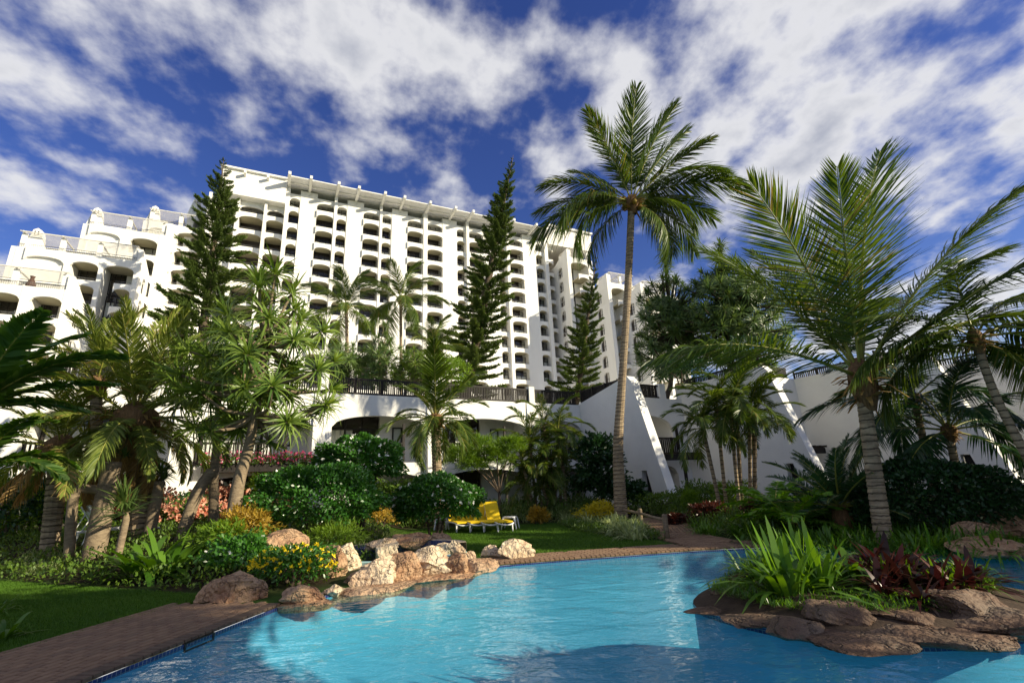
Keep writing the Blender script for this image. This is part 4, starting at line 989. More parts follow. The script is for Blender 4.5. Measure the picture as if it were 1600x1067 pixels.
def screw_pine(name, label, base, trunk_h, rx, rz, zc, nros, r0, seed, key='pd', mat='pandan', L=1.15, group=None, cat='screw pine', lean=(0, 0), W=.06, nleaf=46, extra=[], trunk=True, barkm='bark', squash=.85, cone=0.0):
    """trunk with forking limbs, each ending in a strap-leaf rosette; crown ellipsoid centre height zc above base"""
    rng = random.Random(seed); base = Vector(base)
    root = empty(name, base); tag(root, label, cat, group)
    meshes = rosette_mesh(key, mat, nleaf, L, W)
    fork = Vector((lean[0]*.6, lean[1]*.6, trunk_h)); C = Vector((lean[0], lean[1], zc))
    if trunk: MB().tube(smooth_path([(0, 0, -.3), fork*.5+Vector((rng.uniform(-.1, .1), 0, 0)), fork, C+Vector((0, 0, rz*.3))], 5), [r0*1.2]+[r0*(1-.55*i/15) for i in range(15)], 10).build('trunk', M[barkm], root, smooth=True)
    pts = []
    for i in range(nros):
        g = i*2.399; h = 1-2*(i+.5)/nros; rr = math.sqrt(max(0, 1-h*h)); k = rng.uniform(.72, 1.05) if i % 4 else rng.uniform(.3, .6)
        tap = 1-cone*(h+1)/2
        pts.append(C+Vector((rx*rr*math.cos(g)*k*tap, rx*squash*rr*math.sin(g)*k*tap, rz*h*k)))
    pts += [Vector(e) for e in extra]
    hubs = [fork.lerp(C, .3), fork.lerp(C, .8), C+Vector((0, 0, rz*.3))]
    limbs = []
    for k, p in enumerate(pts):
        h = min(hubs, key=lambda q: (q-p).length); limbs.append((h, p, r0*.32, r0*.18))
        d = (p-h); d.z += .5*d.length; d.normalize()
        R = d.to_track_quat('Z', 'Y').to_matrix().to_4x4() @ Matrix.Rotation(rng.uniform(0, 6.28), 4, 'Z')
        link('leaf_rosette', rng.choice(meshes), root, mat4=Matrix.Translation(p) @ R @ Matrix.Scale(rng.uniform(.8, 1.15), 4))
    if trunk: branching(fork, limbs, r0, rng, root, barkm)
    return root
PINEM = []
def pine_branch():
    """Norfolk pine bough along +X, unit length, foliage in upturned ropes"""
    if PINEM: return PINEM
    for v in range(4):
        rng = np.random.default_rng(50+v); lb = LB(50+v)
        xs = np.linspace(.14, 1.0, 20)
        for k, x in enumerate(xs):
            for sg in (-1, 1):
                ln = .36*(1.12-x*.72)*rng.uniform(.6, 1.2)
                b = np.array([x, 0, -.10*x+.20*x**3]); d = nrm(np.array([.75, sg*rng.uniform(.7, 1.1), rng.uniform(.0, .35)]))
                m = 15; t = rng.uniform(.05, 1, m); P = b+d*(ln*t)[:, None]
                D = nrm(d+rng.normal(0, .45, (m, 3))+np.array([0, 0, .35])); lb.ribbons(P, D, rdir(rng, m), rng.uniform(.06, .12, m), rng.uniform(.028, .046, m), 0, 1, (1, .5), rnd=rng.uniform(0, .6, m)+.4*t)
        m = 30; t = rng.uniform(.15, 1, m); P = np.stack([t, 0*t, -.10*t+.20*t**3], 1); lb.ribbons(P, nrm(rng.normal(0, .5, (m, 3))+np.array([.5, 0, .5])), rdir(rng, m), .09, .03, 0, 1, (1, .5))
        lb.tube([(0, 0, 0), (.4, 0, -.03), (.75, 0, .0), (1, 0, .10)], [.014, .011, .007, .003], 4, rnd=0.0)
        PINEM.append(lb.mesh('branch', M['pine']))
    return PINEM
def norfolk(name, label, base, top, rad, seed, gap=.42, per=5, sparse=.0, prof=None, group='norfolk pines'):
    rng = random.Random(seed); base = Vector(base); ax = Vector(top)-base; H = ax.length
    root = empty(name, base); tag(root, label, 'pine tree', group)
    MB().tube([Vector((0, 0, -.3)), ax*.35+Vector((rng.uniform(-.1, .1), 0, 0)), ax*.7, ax], [H*.018, H*.014, H*.008, .02], 8).build('trunk', M['barkdark'], root, smooth=True)
    ms = pine_branch(); s = .06*H; k = 0
    while s < H*.995:
        q = s/H; r = rad*(prof(q) if prof else (1-q)**.75*min(1, q*6+.55))
        nn = per if r > rad*.25 else 4
        for j in range(nn):
            if rng.random() < sparse: continue
            az = 2*math.pi*j/nn+k*.63+rng.uniform(-.2, .2); el = R_(-4+30*q+rng.uniform(-7, 7)); rr = max(.25, r*rng.uniform(.72, 1.12))
            d = Vector((math.cos(az)*math.cos(el), math.sin(az)*math.cos(el), math.sin(el)))
            sc = Matrix.Diagonal((rr, min(rr, rr*.5+.7), min(rr, rr*.5+.7), 1))
            link('branch', rng.choice(ms), root, mat4=Matrix.Translation(ax*q) @ orient(d).to_4x4() @ sc)
        s += gap*(.65+.6*(1-q))*rng.uniform(.85, 1.15); k += 1
    return root
def leaf_blob(lb, c, r, n, size, wid, rng, shell=.62, prof=(.3, 1, .1), rnd_bias=0.0, droop=.15, bumps=.16, up=.3, nseg=2):
    """leaves through an uneven ellipsoid"""
    d = rdir(rng, n); d[:, 2] = np.where(d[:, 2] < -.55, -d[:, 2], d[:, 2])
    ph = rng.uniform(0, 6.28, 6)
    wob = 1+bumps*(np.sin(3.1*d[:, 0]*2+ph[0])+np.sin(4.3*d[:, 1]*2+ph[1])+np.sin(3.7*d[:, 2]*2+ph[2]))/1.6+bumps*.6*np.sin(9*d[:, 0]+7*d[:, 1]+8*d[:, 2]+ph[3])
    k = (shell+(1-shell)*rng.random(n)**.6)*wob
    P = np.asarray(c)+d*np.asarray(r)*k[:, None]
    D = nrm(d+rng.normal(0, .65, (n, 3))+np.array([0, 0, up])); Sd = np.cross(D, d+rng.normal(0, .45, (n, 3)))
    lb.ribbons(P, D, Sd, size*rng.uniform(.7, 1.25, n), wid*rng.uniform(.8, 1.2, n), droop, nseg, prof, rnd=np.clip(rng.random(n)*.8+rnd_bias+.2*(k-.7), 0, 1))
def bush(name, label, base, r, n, mat, size, wid, seed, zc=None, stems=0, flowers=None, nfl=0, cat='shrub', group=None, parts=(), core=True, shell=.62, bumps=.16, flsize=.07, flshell=1.0):
    rng = np.random.default_rng(seed); base = Vector(base); root = empty(name, base); tag(root, label, cat, group)
    zc = r[2]*.85 if zc is None else zc
    lb = LB(seed); leaf_blob(lb, (0, 0, zc), r, n, size, wid, rng, shell=shell, bumps=bumps)
    link('crown', lb.mesh('crown', M[mat]), root)
    for k in range(stems or 3):
        a = k*2.4; b = .12*r[0] if stems else .1
        MB().tube(smooth_path([(b*math.cos(a), b*math.sin(a), -.1), (b*1.6*math.cos(a+.5), b*1.6*math.sin(a+.5), zc*.5), (r[0]*.35*math.cos(a), r[1]*.35*math.sin(a), zc)], 3), [.05*r[0]**.5, .045, .04, .035, .03, .025, .02], 6).build('stem', M['barkdark'], root, smooth=True)
    if flowers:
        lb = LB(seed+1); d = rdir(rng, nfl); d[:, 2] = np.abs(d[:, 2])*.9-.12; d = nrm(d)
        P = np.array([0, 0, zc])+d*np.asarray(r)*rng.uniform(.93, 1.06, (nfl, 1))*flshell
        for j in range(5):
            a = rng.normal(0, .7, (nfl, 3)); lb.ribbons(P, nrm(d*.5+a), rdir(rng, nfl), flsize*rng.uniform(.7, 1.2, nfl), flsize*.75, 0, 1, (.9, .6))
        link('blossom', lb.mesh('blossom', M[flowers]), root)
    return root
CL = {}
def clump_mesh(key, mat, n=40, L=.8, W=.05, droop=.6, v=3, el=(25, 88), seg=5, rad=.08, prof=(.7, 1, .9, .6, .05)):
    if key not in CL:
        CL[key] = []
        for q in range(v):
            rng = np.random.default_rng(300+q+sum(map(ord, key))); lb = LB(q)
            az = rng.uniform(0, 6.283, n); e = np.radians(rng.uniform(el[0], el[1], n))
            D = np.stack([np.cos(az)*np.cos(e), np.sin(az)*np.cos(e), np.sin(e)], 1); Sd = np.stack([-np.sin(az), np.cos(az), 0*az], 1)
            P = np.stack([rad*np.cos(az)*rng.random(n), rad*np.sin(az)*rng.random(n), 0*az-.02], 1)
            lb.ribbons(P, D, Sd, L*rng.uniform(.55, 1.1, n), W*rng.uniform(.75, 1.15, n), droop*rng.uniform(.5, 1.4, n), seg, prof)
            CL[key].append(lb.mesh(key, M[mat]))
    return CL[key]
def clump(name, label, p, key, scale=1.0, cat='plant', group=None, rng=random.Random(9), rz=None, **k):
    me = rng.choice(CL[key])
    o = link(name, me, None, p, (0, 0, rng.uniform(0, 6.28) if rz is None else rz), scale); tag(o, label, cat, group); return o
clump_mesh('lily', 'strap', n=34, L=1.15, W=.105, droop=.62, el=(22, 82), rad=.12, prof=(.55, .9, 1, .75, .05))
clump_mesh('islandlily', 'strap', n=70, L=1.15, W=.075, droop=.55, el=(25, 88), rad=.16, prof=(.6, .9, 1, .7, .04))
clump_mesh('spidergrass', 'spider', n=64, L=.62, W=.028, droop=.75, el=(35, 85), rad=.16)
clump_mesh('greengrass', 'strap', n=60, L=.5, W=.024, droop=.7, el=(35, 88), rad=.18)
clump_mesh('bromeliad', 'maroon', n=26, L=.62, W=.08, droop=.45, el=(15, 75), rad=.06)
clump_mesh('redbrom', 'redleaf', n=22, L=.5, W=.07, droop=.45, el=(20, 75), rad=.06)
clump_mesh('agaveplant', 'agave', n=22, L=.85, W=.10, droop=.3, el=(15, 80), rad=.05, prof=(.9, 1, .8, .45, .03))
clump_mesh('yucca', 'pandandark', n=60, L=.75, W=.045, droop=.2, el=(-10, 85), rad=.05)
clump_mesh('lowgreen', 'cover', n=90, L=.26, W=.05, droop=.5, el=(10, 85), rad=.28, seg=2, prof=(.4, 1, .1))
# ------------------------------------------------------------------ rocks and spa
def rock(label, px, py, wpx, hpx, mat, seed, z=0.0, dep=.8, name='boulder', cat='rock', group=None, flat=False, cuts=17, world=None, tilt=0.0):
    """angular sandstone block: a ball trimmed by random planes, roughened"""
    rng = np.random.default_rng(seed); p = gnd(px, py, z) if world is None else Vector(world)
    dist = (p-cC).length; w = wpx*dist/755; h = hpx*dist/755
    bm = bmesh.new(); bmesh.ops.create_icosphere(bm, subdivisions=5, radius=1.0)
    V = np.array([v.co for v in bm.verts]); ph = rng.uniform(0, 6.28, (3, 3))
    V *= 1.35
    for k in range(cuts):
        n = rdir(rng, 1)[0]; 
        if flat and k < 3: n = nrm(np.array([rng.normal(0, .08), rng.normal(0, .08), 1.0]))
        d = rng.uniform(.62, .95); s = V@n; V -= np.outer(np.maximum(0, s-d)*.97, n)
    r = np.linalg.norm(V, axis=1, keepdims=True)
    nz = sum(np.sin(V@(rdir(rng, 1)[0]*f)+rng.uniform(0, 6))*a for f, a in ((3, .05), (6, .04), (11, .028), (19, .018), (31, .012), (47, .008)))
    V += V/r*nz[:, None]
    V /= np.abs(V).max(0)
    V *= np.array([w/2, w/2*dep, h*.66]); V[:, 2] += h*.32
    for v, q in zip(bm.verts, V): v.co = q
    me = bpy.data.meshes.new(name); bm.to_mesh(me); bm.free(); me.materials.append(M[mat])
    for f in me.polygons: f.use_smooth = True
    me.set_sharp_from_angle(angle=R_(22))
    o = link(name, me, None, p, (tilt, 0, rng.uniform(-.35, .35))); return tag(o, label, cat, group)
WZ = -.035
ROCKS = [
 (362, 938, 78, 44, 'rock', 'rounded reddish boulder at the end of the brick walkway by the lawn', 0),
 (472, 944, 72, 30, 'rock', 'long low red rock under the yellow flowers at the pool corner', -.05),
 (522, 930, 30, 18, 'rockpale', 'small pale rock at the water beside the long red rock', WZ),
 (516, 902, 44, 46, 'rock', 'square red block beside the yellow flowers, above the water', 0),
 (512, 876, 34, 28, 'rock', 'upright red block with a dark hole beside the spa', .30),
 (545, 893, 30, 44, 'rockpale', 'narrow pale rock left of the spa waterfall', WZ),
 (586, 914, 52, 52, 'rockpale', 'split pale angular rock below the spa spillway', WZ),
 (560, 912, 34, 24, 'rock', 'small tilted pink rock at the foot of the split pale rock', WZ),
 (628, 908, 46, 46, 'rock', 'orange wet rock where the spa spills over', WZ),
 (672, 900, 62, 52, 'rockpale', 'large rounded pale rock right of the spa spillway', WZ),
 (712, 898, 32, 34, 'rock', 'brown block in the pool edge next to the big pale rock', WZ),
 (732, 890, 22, 30, 'rockpale', 'thin upright pale stone in the pool edge', WZ),
 (748, 893, 48, 24, 'rock', 'low brown rock in the pool edge next to the round boulder', WZ),
 (803, 873, 56, 38, 'rockpale', 'large round cracked pale boulder at the edge of the lawn and pool', .0),
 (768, 873, 30, 22, 'rockpale', 'small round pale rock beside the big round boulder', .0),
 (716, 874, 26, 30, 'rockpale', 'upright pale stone at the corner of the spa', .05),
 (694, 868, 34, 22, 'rockpale', 'squat pale block at the right rim of the spa', .08),
 (598, 856, 48, 16, 'rockpale', 'low tan coping rock behind the spa', .25),
 (648, 853, 62, 22, 'rock', 'curved brown rock edging the planter of the flowering bush behind the spa', .2),
 (690, 850, 34, 18, 'rock', 'knobbly red rock at the foot of the clipped bush behind the spa', .12),
 (455, 862, 72, 34, 'rock', 'broad red rock in the bed under the round clipped bush', .45),
 (415, 895, 26, 34, 'rock', 'dark rock half hidden by the leaves beside the yellow flowers', .1),
 (330, 872, 30, 34, 'rockpale', 'pale rock among the orange shrubs in the left bed', .3),
]
for i, (px, py, w, h, m, lab, z) in enumerate(ROCKS): rock(lab, px, py, w*(1.22 if 540 < px < 760 and z < 0 else 1.05), h*(.86 if 540 < px < 760 and z < 0 else .9), m, 40+i, z)
for i, (px, py, w, h, lab) in enumerate([(585, 926, 150, 13, 'flat wet rock ledge at the waterline below the split pale rock'), (480, 950, 96, 10, 'flat wet rock ledge at the waterline by the long red rock'), (690, 908, 130, 12, 'flat wet rock ledge at the waterline below the big pale rock')]):
    rock(lab, px, py, w, h, 'rock', 80+i, WZ-.06, .5, 'rock_ledge', flat=True)
IR = [
 (1132, 938, 66, 34, 'rockdark', 'dark red block at the tip of the island', -.05, True),
 (1112, 956, 70, 12, 'rockdark', 'flat stepping slab at the very tip of the island', WZ, True),
 (1165, 920, 46, 40, 'rockdark', 'brown rock behind the big strap-leaf lily on the island', .0, False),
 (1190, 975, 96, 22, 'rockdark', 'low grey slab on the island edge below the grass', WZ, True),
 (1240, 992, 88, 40, 'rockdark', 'rounded grey boulder leaning on the island edge', WZ, False),
 (1330, 985, 100, 60, 'rockdark', 'large brown rock in the middle of the island edge', -.08, False),
 (1410, 968, 120, 42, 'rockdark', 'long brown log-like rock lying along the island', -.02, True),
 (1345, 1008, 130, 22, 'rockdark', 'flat brown slab at the waterline of the island', WZ-.02, True),
 (1440, 1000, 150, 26, 'rockdark', 'wide dark slab at the waterline below the log-like rock', WZ-.02, True),
 (1510, 962, 96, 58, 'rockdark', 'tall brown boulder near the right end of the island', .0, False),
 (1575, 985, 120, 40, 'rockdark', 'dark boulder at the right end of the island', WZ, False),
]
for i, (px, py, w, h, m, lab, z, fl) in enumerate(IR): rock(lab, px, py, w, h*.54, m, 120+i, z, flat=fl)
for i, (px, py, w, h, lab) in enumerate([(1530, 848, 60, 26, 'brown rock in the dark bed beyond the island'), (1580, 838, 60, 34, 'upright brown rock among the plants beyond the island'), (1560, 868, 90, 18, 'low flat rock on the bank beyond the island')]): rock(lab, px, py, w, h, 'rock', 160+i, .0)
def spa():
    c = gnd(625, 868, .10); R0 = 1.22; n = 22
    ring = [(c.x+R0*math.cos(2*math.pi*k/n)*1.15, c.y+R0*.85*math.sin(2*math.pi*k/n)) for k in range(n)]
    root = empty('spa_pool', (c.x, c.y, 0)); tag(root, 'small raised spa pool with blue mosaic rim spilling into the big pool', 'spa')
    loc = lambda P: [(x-c.x, y-c.y) for x, y in P]
    L_ = loc(ring); out = [(x*1.16, y*1.16) for x, y in L_]
    mb = MB(); mb.add([(x, y, -.3) for x, y in out]+[(x, y, .13) for x, y in out]+[(x, y, .13) for x, y in L_]+[(x, y, .012) for x, y in L_],
        [(i, (i+1) % n, n+(i+1) % n, n+i) for i in range(n)]+[(n+i, n+(i+1) % n, 2*n+(i+1) % n, 2*n+i) for i in range(n)]+[(2*n+i, 2*n+(i+1) % n, 3*n+(i+1) % n, 3*n+i) for i in range(n)]+[tuple(range(3*n, 4*n))])
    mb.build('shell', M['spaplaster'], root)
    link('water', polysheet('water', L_, .10, M['spawater']), root)
    back = [p for p in L_]
    b = BAND('mosaic_rim', [(x*.992, y*.992) for x, y in back], .03, .132, 0.0, root)
    half = [k for k in range(n) if L_[k][1] > -.2]
    arc = [L_[k] for k in sorted(half)]
    arc.sort(key=lambda p: math.atan2(p[1], p[0]) if p[1] > -.3 else 0)
    a2 = BAND('mosaic_upstand', [(x*1.005, y*1.005) for x, y in arc],   .131, .33, 0.0, root, closed=False)
    m = MB(); nn = len(arc)
    m.add([(x*1.006, y*1.006, .33) for x, y in arc]+[(x*1.16, y*1.16, .34) for x, y in arc]+[(x*1.17, y*1.17, .1) for x, y in arc], [(i, i+1, nn+i+1, nn+i) for i in range(nn-1)]+[(nn+i, nn+i+1, 2*nn+i+1, 2*nn+i) for i in range(nn-1)])
    m.build('coping', M['rockpale'], root)
    rock('split tan rock sitting in the middle of the spa water', 610, 872, 42, 26, 'rockpale', 199, .06)
    # the rock shelf that carries the spa
spa()
# ------------------------------------------------------------------ sun loungers
def lounger(root_name, label, p, rz, fabric, group=None, cat='sun lounger'):
    root = empty(root_name, p, rz); tag(root, label, cat, group)
    w = .29
    m = MB()
    for s in (-1, 1): m.tube(smooth_path([(s*w, -.95, .30), (s*w, -.5, .34), (s*w, .35, .34), (s*w, .95, .33)], 4), .028, 6)
    m.tube(smooth_path([(-w, -.95, .30), (-w*.6, -1.06, .27), (0, -1.09, .26), (w*.6, -1.06, .27), (w, -.95, .30)], 4), .03, 6)
    m.tube([(-w, .95, .33), (w, .95, .33)], .026, 6); m.build('frame', M['white'], root, smooth=True)
    for sx in (-1, 1):
        for y in (-.82, .78):
            q = MB(); q.tube(smooth_path([(sx*w, y, .33), (sx*(w+.0), y+.0, .18), (sx*w, y+(-.04 if y < 0 else .05), 0)], 3), [.04, .038, .036, .034, .03, .028, .026], 7); q.build('leg', M['white'], root, smooth=True)
    m = MB(); n = 10; vs = []
    for i in range(n+1):
        y = -.93+1.33*i/n; z = .375+.02*math.sin(i/n*3.1); vs += [(-w+.01, y, z), (w-.01, y, z), (-w+.01, y, z-.045), (w-.01, y, z-.045)]
    fs = [(0, 1, 3, 2), (4*n, 4*n+2, 4*n+3, 4*n+1)]
    for i in range(n): a = 4*i; fs += [(a, a+4, a+5, a+1), (a+2, a+3, a+7, a+6), (a, a+2, a+6, a+4), (a+1, a+5, a+7, a+3)]
    m.add(vs, fs); m.build('seat', M[fabric], root)
    m = MB(); m.add([(x*(w-.01), .40+t*.42-k*.03, .385+t*.66-k*.02) for t in (0, .5, .97, 1.0) for k in (0, 1) for x in (-1, 1)],
        [(0, 1, 5, 4), (4, 5, 9, 8), (8, 9, 13, 12), (2, 6, 7, 3), (6, 10, 11, 7), (10, 14, 15, 11), (12, 13, 15, 14), (0, 4, 6, 2), (4, 8, 10, 6), (8, 12, 14, 10), (1, 3, 7, 5), (5, 7, 11, 9), (9, 11, 15, 13), (0, 2, 3, 1)])
    m.build('backrest', M[fabric], root)
    m = MB()
    for s in (-1, 1): m.tube([(s*(w-.03), .42, .34), (s*(w-.03), .83, 1.0)], .02, 6); m.tube([(s*(w-.04), .70, .80), (s*(w-.04), .90, .34)], .016, 5)
    m.build('back_support', M['white'], root, smooth=True)
    return root
def copy_tree(o, parent=None):
    c = o.copy(); col.objects.link(c)
    if parent is not None: c.parent = parent
    for ch in o.children: copy_tree(ch, c)
    return c
LB_ = ['yellow sun lounger on the lawn, mostly hidden behind the clipped bush', 'yellow sun lounger second from the bush end of the row', 'yellow sun lounger third from the bush, one in from the white table', 'yellow sun lounger at the open end of the row next to the white table']
pL = gnd(714, 831); pR = gnd(777, 830)
l0 = None
for i in range(4):
    p = pL.lerp(pR, i/3)
    if l0 is None: l0 = lounger('sun_lounger', LB_[0], (p.x, p.y+.4, 0), R_(22), 'yellow', 'yellow sun loungers on the lawn')
    else:
        c = copy_tree(l0); c.location = (p.x, p.y+.4, 0); c['label'] = LB_[i]
def side_table(p, label, rz):
    root = empty('side_table', p, rz); tag(root, label, 'table', 'white tables beside the loungers')
    m = MB(); n = 16; pts = []
    for k in range(n):
        a = 2*math.pi*k/n; c, s = math.cos(a), math.sin(a); pts.append((.26*math.copysign(abs(c)**.5, c), .26*math.copysign(abs(s)**.5, s)))
    m.prism(pts, 2, .44, .48); m.build('tabletop', M['white'], root)
    for sx in (-1, 1):
        for sy in (-1, 1): MB().tube(smooth_path([(sx*.19, sy*.19, .44), (sx*.24, sy*.24, .36), (sx*.30, sy*.28, 0)], 4), [.045, .045, .042, .04, .038, .034, .03, .028, .025], 7).build('leg', M['white'], root, smooth=True)
p = gnd(793, 829); side_table((p.x+.1, p.y+.5, 0), 'white plastic table at the open end of the yellow loungers', R_(-12))
p = gnd(688, 829); side_table((p.x, p.y+.3, 0), 'white plastic table glimpsed under the clipped bush', R_(10))
p = hit(228, 822); lounger('sun_lounger', 'white reclining lounger behind the thick tree trunk in the left garden', p, R_(70), 'white')
p = hit(178, 846); lounger('sun_lounger', 'white chair back showing beside the thick grey trunk', p, R_(150), 'white')
# ------------------------------------------------------------------ timber rail by the path
def rail_fence():
    pts = [hit(962, 812), hit(1003, 826), hit(1043, 843)]
    root = empty('rail_fence', pts[1]); tag(root, 'low weathered log rail beside the garden path', 'fence')
    for p in pts:
        q = p-pts[1]; MB().tube([q+Vector((0, 0, -.2)), q+Vector((0, 0, .62)), q+Vector((0, 0, .66))], [.075, .075, .06], 9).build('post', M['bark'], root, smooth=True)
    for a, b in zip(pts, pts[1:]):
        q = a-pts[1]; r = b-pts[1]; MB().tube([q+Vector((0, 0, .50)), (q+r)/2+Vector((0, 0, .49)), r+Vector((0, 0, .50))], .045, 7).build('rail', M['bark'], root, smooth=True)
rail_fence()
def skimmer():
    t = Vector((.1464, .9892, 0)); E0 = Vector((-4.21, 5.26, 0)); s = (gnd(312, 1000, -.03)-E0).dot(t); p = E0+t*s
    root = empty('pool_skimmer', (p.x, p.y, -.075), math.atan2(t.y, t.x)); tag(root, 'dark skimmer slot in the pool wall under the brick walkway', 'skimmer')
    m = MB(); m.box(-.24, .24, -.016, .02, -.02, 0); m.box(-.24, .24, -.016, .02, .062, .074); m.box(-.24, -.21, -.0165, .02, .0, .062); m.box(.21, .24, -.0165, .02, .0, .062); m.build('surround', M['frame'], root)
    m = MB(); m.box(-.209, .209, -.006, .02, .001, .061); m.build('flap', M['timber'], root)
skimmer()
# ------------------------------------------------------------------ trees
rr = random.Random(77)
def px_base(px, dist, z=None):
    """ground point straight below the pixel column at about eye level, at a distance"""
    y = 760-.0476*(px-800); p = at_depth(px, y, dist); return Vector((p.x, p.y, gz(p.x, p.y) if z is None else z))
def top_at(base, px, py):
    """point above/near base seen at (px,py), in the vertical plane facing the camera through base"""
    d = ray(px, py); n = Vector((base.x, base.y, 0)).normalized(); t = (base-cC).dot(n)/d.dot(n); return cC+d*t
# tall coconut palm
b = hit(971, 816); tp = top_at(b, 987, 316)
mids = [top_at(b, 968, 760), top_at(b, 966, 690), top_at(b, 973, 580), top_at(b, 981, 450)]
fr = [(sdir(98, .15), 1.5, 'cocoup'), (sdir(88, -.25), 1.45, 'cocoup'), (sdir(80, .3), 1.35, 'cocoup'), (sdir(58, .1), 1.55, 'cocoup'), (sdir(42, -.2), 1.3, 'cocoup'), (sdir(38, -.15), 1.35, 'coco'), (sdir(26, .05), 1.5, 'coco'), (sdir(20, .3), 1.3, 'coco'),
      (sdir(150, -.1), 1.25, 'coco'), (sdir(160, .2), 1.3, 'coco'), (sdir(120, .35), 1.2, 'cocoup'), (sdir(168, -.3), 1.35, 'cocodroop'), (sdir(175, .1), 1.5, 'cocodroop'), (sdir(8, -.1), 1.0, 'cocodroop'), (sdir(-42, -.4), .95, 'cocodroop'), (sdir(-18, .5), 1.0, 'cocodroop'), (sdir(60, .8), 1.2, 'coco'), (sdir(125, .8), 1.2, 'coco'), (sdir(200, .7), 1.0, 'cocodroop'), (sdir(110, -.3), 1.3, 'cocoup'), (sdir(70, -.2), 1.4, 'cocoup'), (sdir(-5, .3), 1.15, 'cocodroop'), (sdir(185, -.1), 1.2, 'cocodroop')]
palm('coconut_palm', 'tall coconut palm with a bare grey trunk rising above the roofs from the lawn edge', b, tp, .29, .165, fr, mid=mids, rings=.16, fibre=.42, cocos=7, seed=4, nuts=True)
# big palm at right
b = hit(1380, 850); tp = top_at(b, 1346, 590)
fr = [(sdir(75, .05), 1.95, 'bigup'), (sdir(97, -.35), 1.35, 'bigup'), (sdir(88, .4), 1.25, 'bigup'), (sdir(106, -.1), 1.5, 'bigup'), (sdir(117, .12), 1.35, 'bigup'), (sdir(100, .3), 1.3, 'bigup'), (sdir(160, -.25), 1.6, 'big'),
      (sdir(62, .3), 1.4, 'big'), (sdir(50, -.05), 1.35, 'big'), (sdir(37, -.3), 2.0, 'bigup'), (sdir(22, .2), 1.4, 'big'), (sdir(58, -.3), 1.5, 'bigup'), (sdir(30, -.1), 1.7, 'big')]
palm('coconut_palm', 'stout palm with ringed trunk and huge upright fronds behind the island', b, tp, .185, .15, fr, mid=[top_at(b, 1366, 740), top_at(b, 1354, 655)], rings=.13, fibre=.50, seed=6)
# thin leaning palm by the right edge
b = px_base(1640, 15.0); tp = top_at(b, 1524, 528)
palm('coconut_palm', 'palm with a thin leaning trunk in front of the white wing', b, tp, .09, .08, [(sdir(20, .1), 1.01, 'coco'), (sdir(5, -.2), 1.09, 'cocodroop'), (sdir(-10, .2), 0.94, 'cocodroop'), (sdir(40, .3), 0.94, 'coco'), (sdir(170, .1), 0.86, 'cocodroop'), (sdir(155, -.2), 0.78, 'coco'), (sdir(185, .3), 0.78, 'cocodroop'), (sdir(80, .2), 0.78, 'coco'), (sdir(-40, -.2), 0.62, 'cocodroop')], mid=[top_at(b, 1592, 690), top_at(b, 1550, 605)], rings=.14, fibre=.25, seed=7)
for i, (bx, tx, ty, dist, sc, lab, sd) in enumerate([(1447, 1428, 622, 18.0, .95, 'dark feathery palm standing against the tall plain white wall, slanting trunk', 8), (1483, 1482, 672, 17.0, .9, 'dark feathery palm with straight thin trunk beside the sloping fin wall', 9)]):
    r = random.Random(sd); b = px_base(bx, dist); tp = top_at(b, tx, ty)
    palm('feather_palm', lab, b, tp, .12, .09, ring_fronds(15, 78, -25, sc, 'darkp', r), mid=None, rings=.16, fibre=.2, seed=sd)
# palms on the roof terrace in front of the tower
for i, (px, py, dist, sc, lab, sd, low) in enumerate([(541, 480, 40, 1.05, 'palm with a yellow hanging frond on the roof terrace in front of the tower', 11, 'cocolit'), (626, 470, 41, 1.1, 'palm with a spiky upright crown on the roof terrace in front of the tower', 12, 'cocodroop'), (678, 545, 37, .8, 'small yellow-green palm on the roof terrace beside the big leaning pine', 13, 'cocolit')]):
    r = random.Random(sd); b = px_base(px, dist, 5.84); tp = top_at(b, px, py)
    palm('coconut_palm', lab, b, tp, .16, .13, ring_fronds(15, 84, -32, sc, 'coco', r, low), rings=.25, fibre=.25, seed=sd, group='palms on the roof terrace')
# palm in front of the podium
b = px_base(686, 21.5); tp = top_at(b, 680, 655); r = random.Random(14)
palm('feather_palm', 'silvery palm with drooping fronds in front of the white arched wing', b, tp, .22, .20, ring_fronds(26, 82, -50, 1.02, 'areca', r, 'areca')+[((-.2, -.9, -.2), 1.1, 'areca'), ((.5, -.5, .0), 1.15, 'areca'), ((-.7, -.3, .1), 1.1, 'areca'), ((.1, -.6, .9), 1.0, 'cocoup'), ((.6, 0, .8), .7, 'cocoup')], rings=.15, fibre=.3, seed=14)
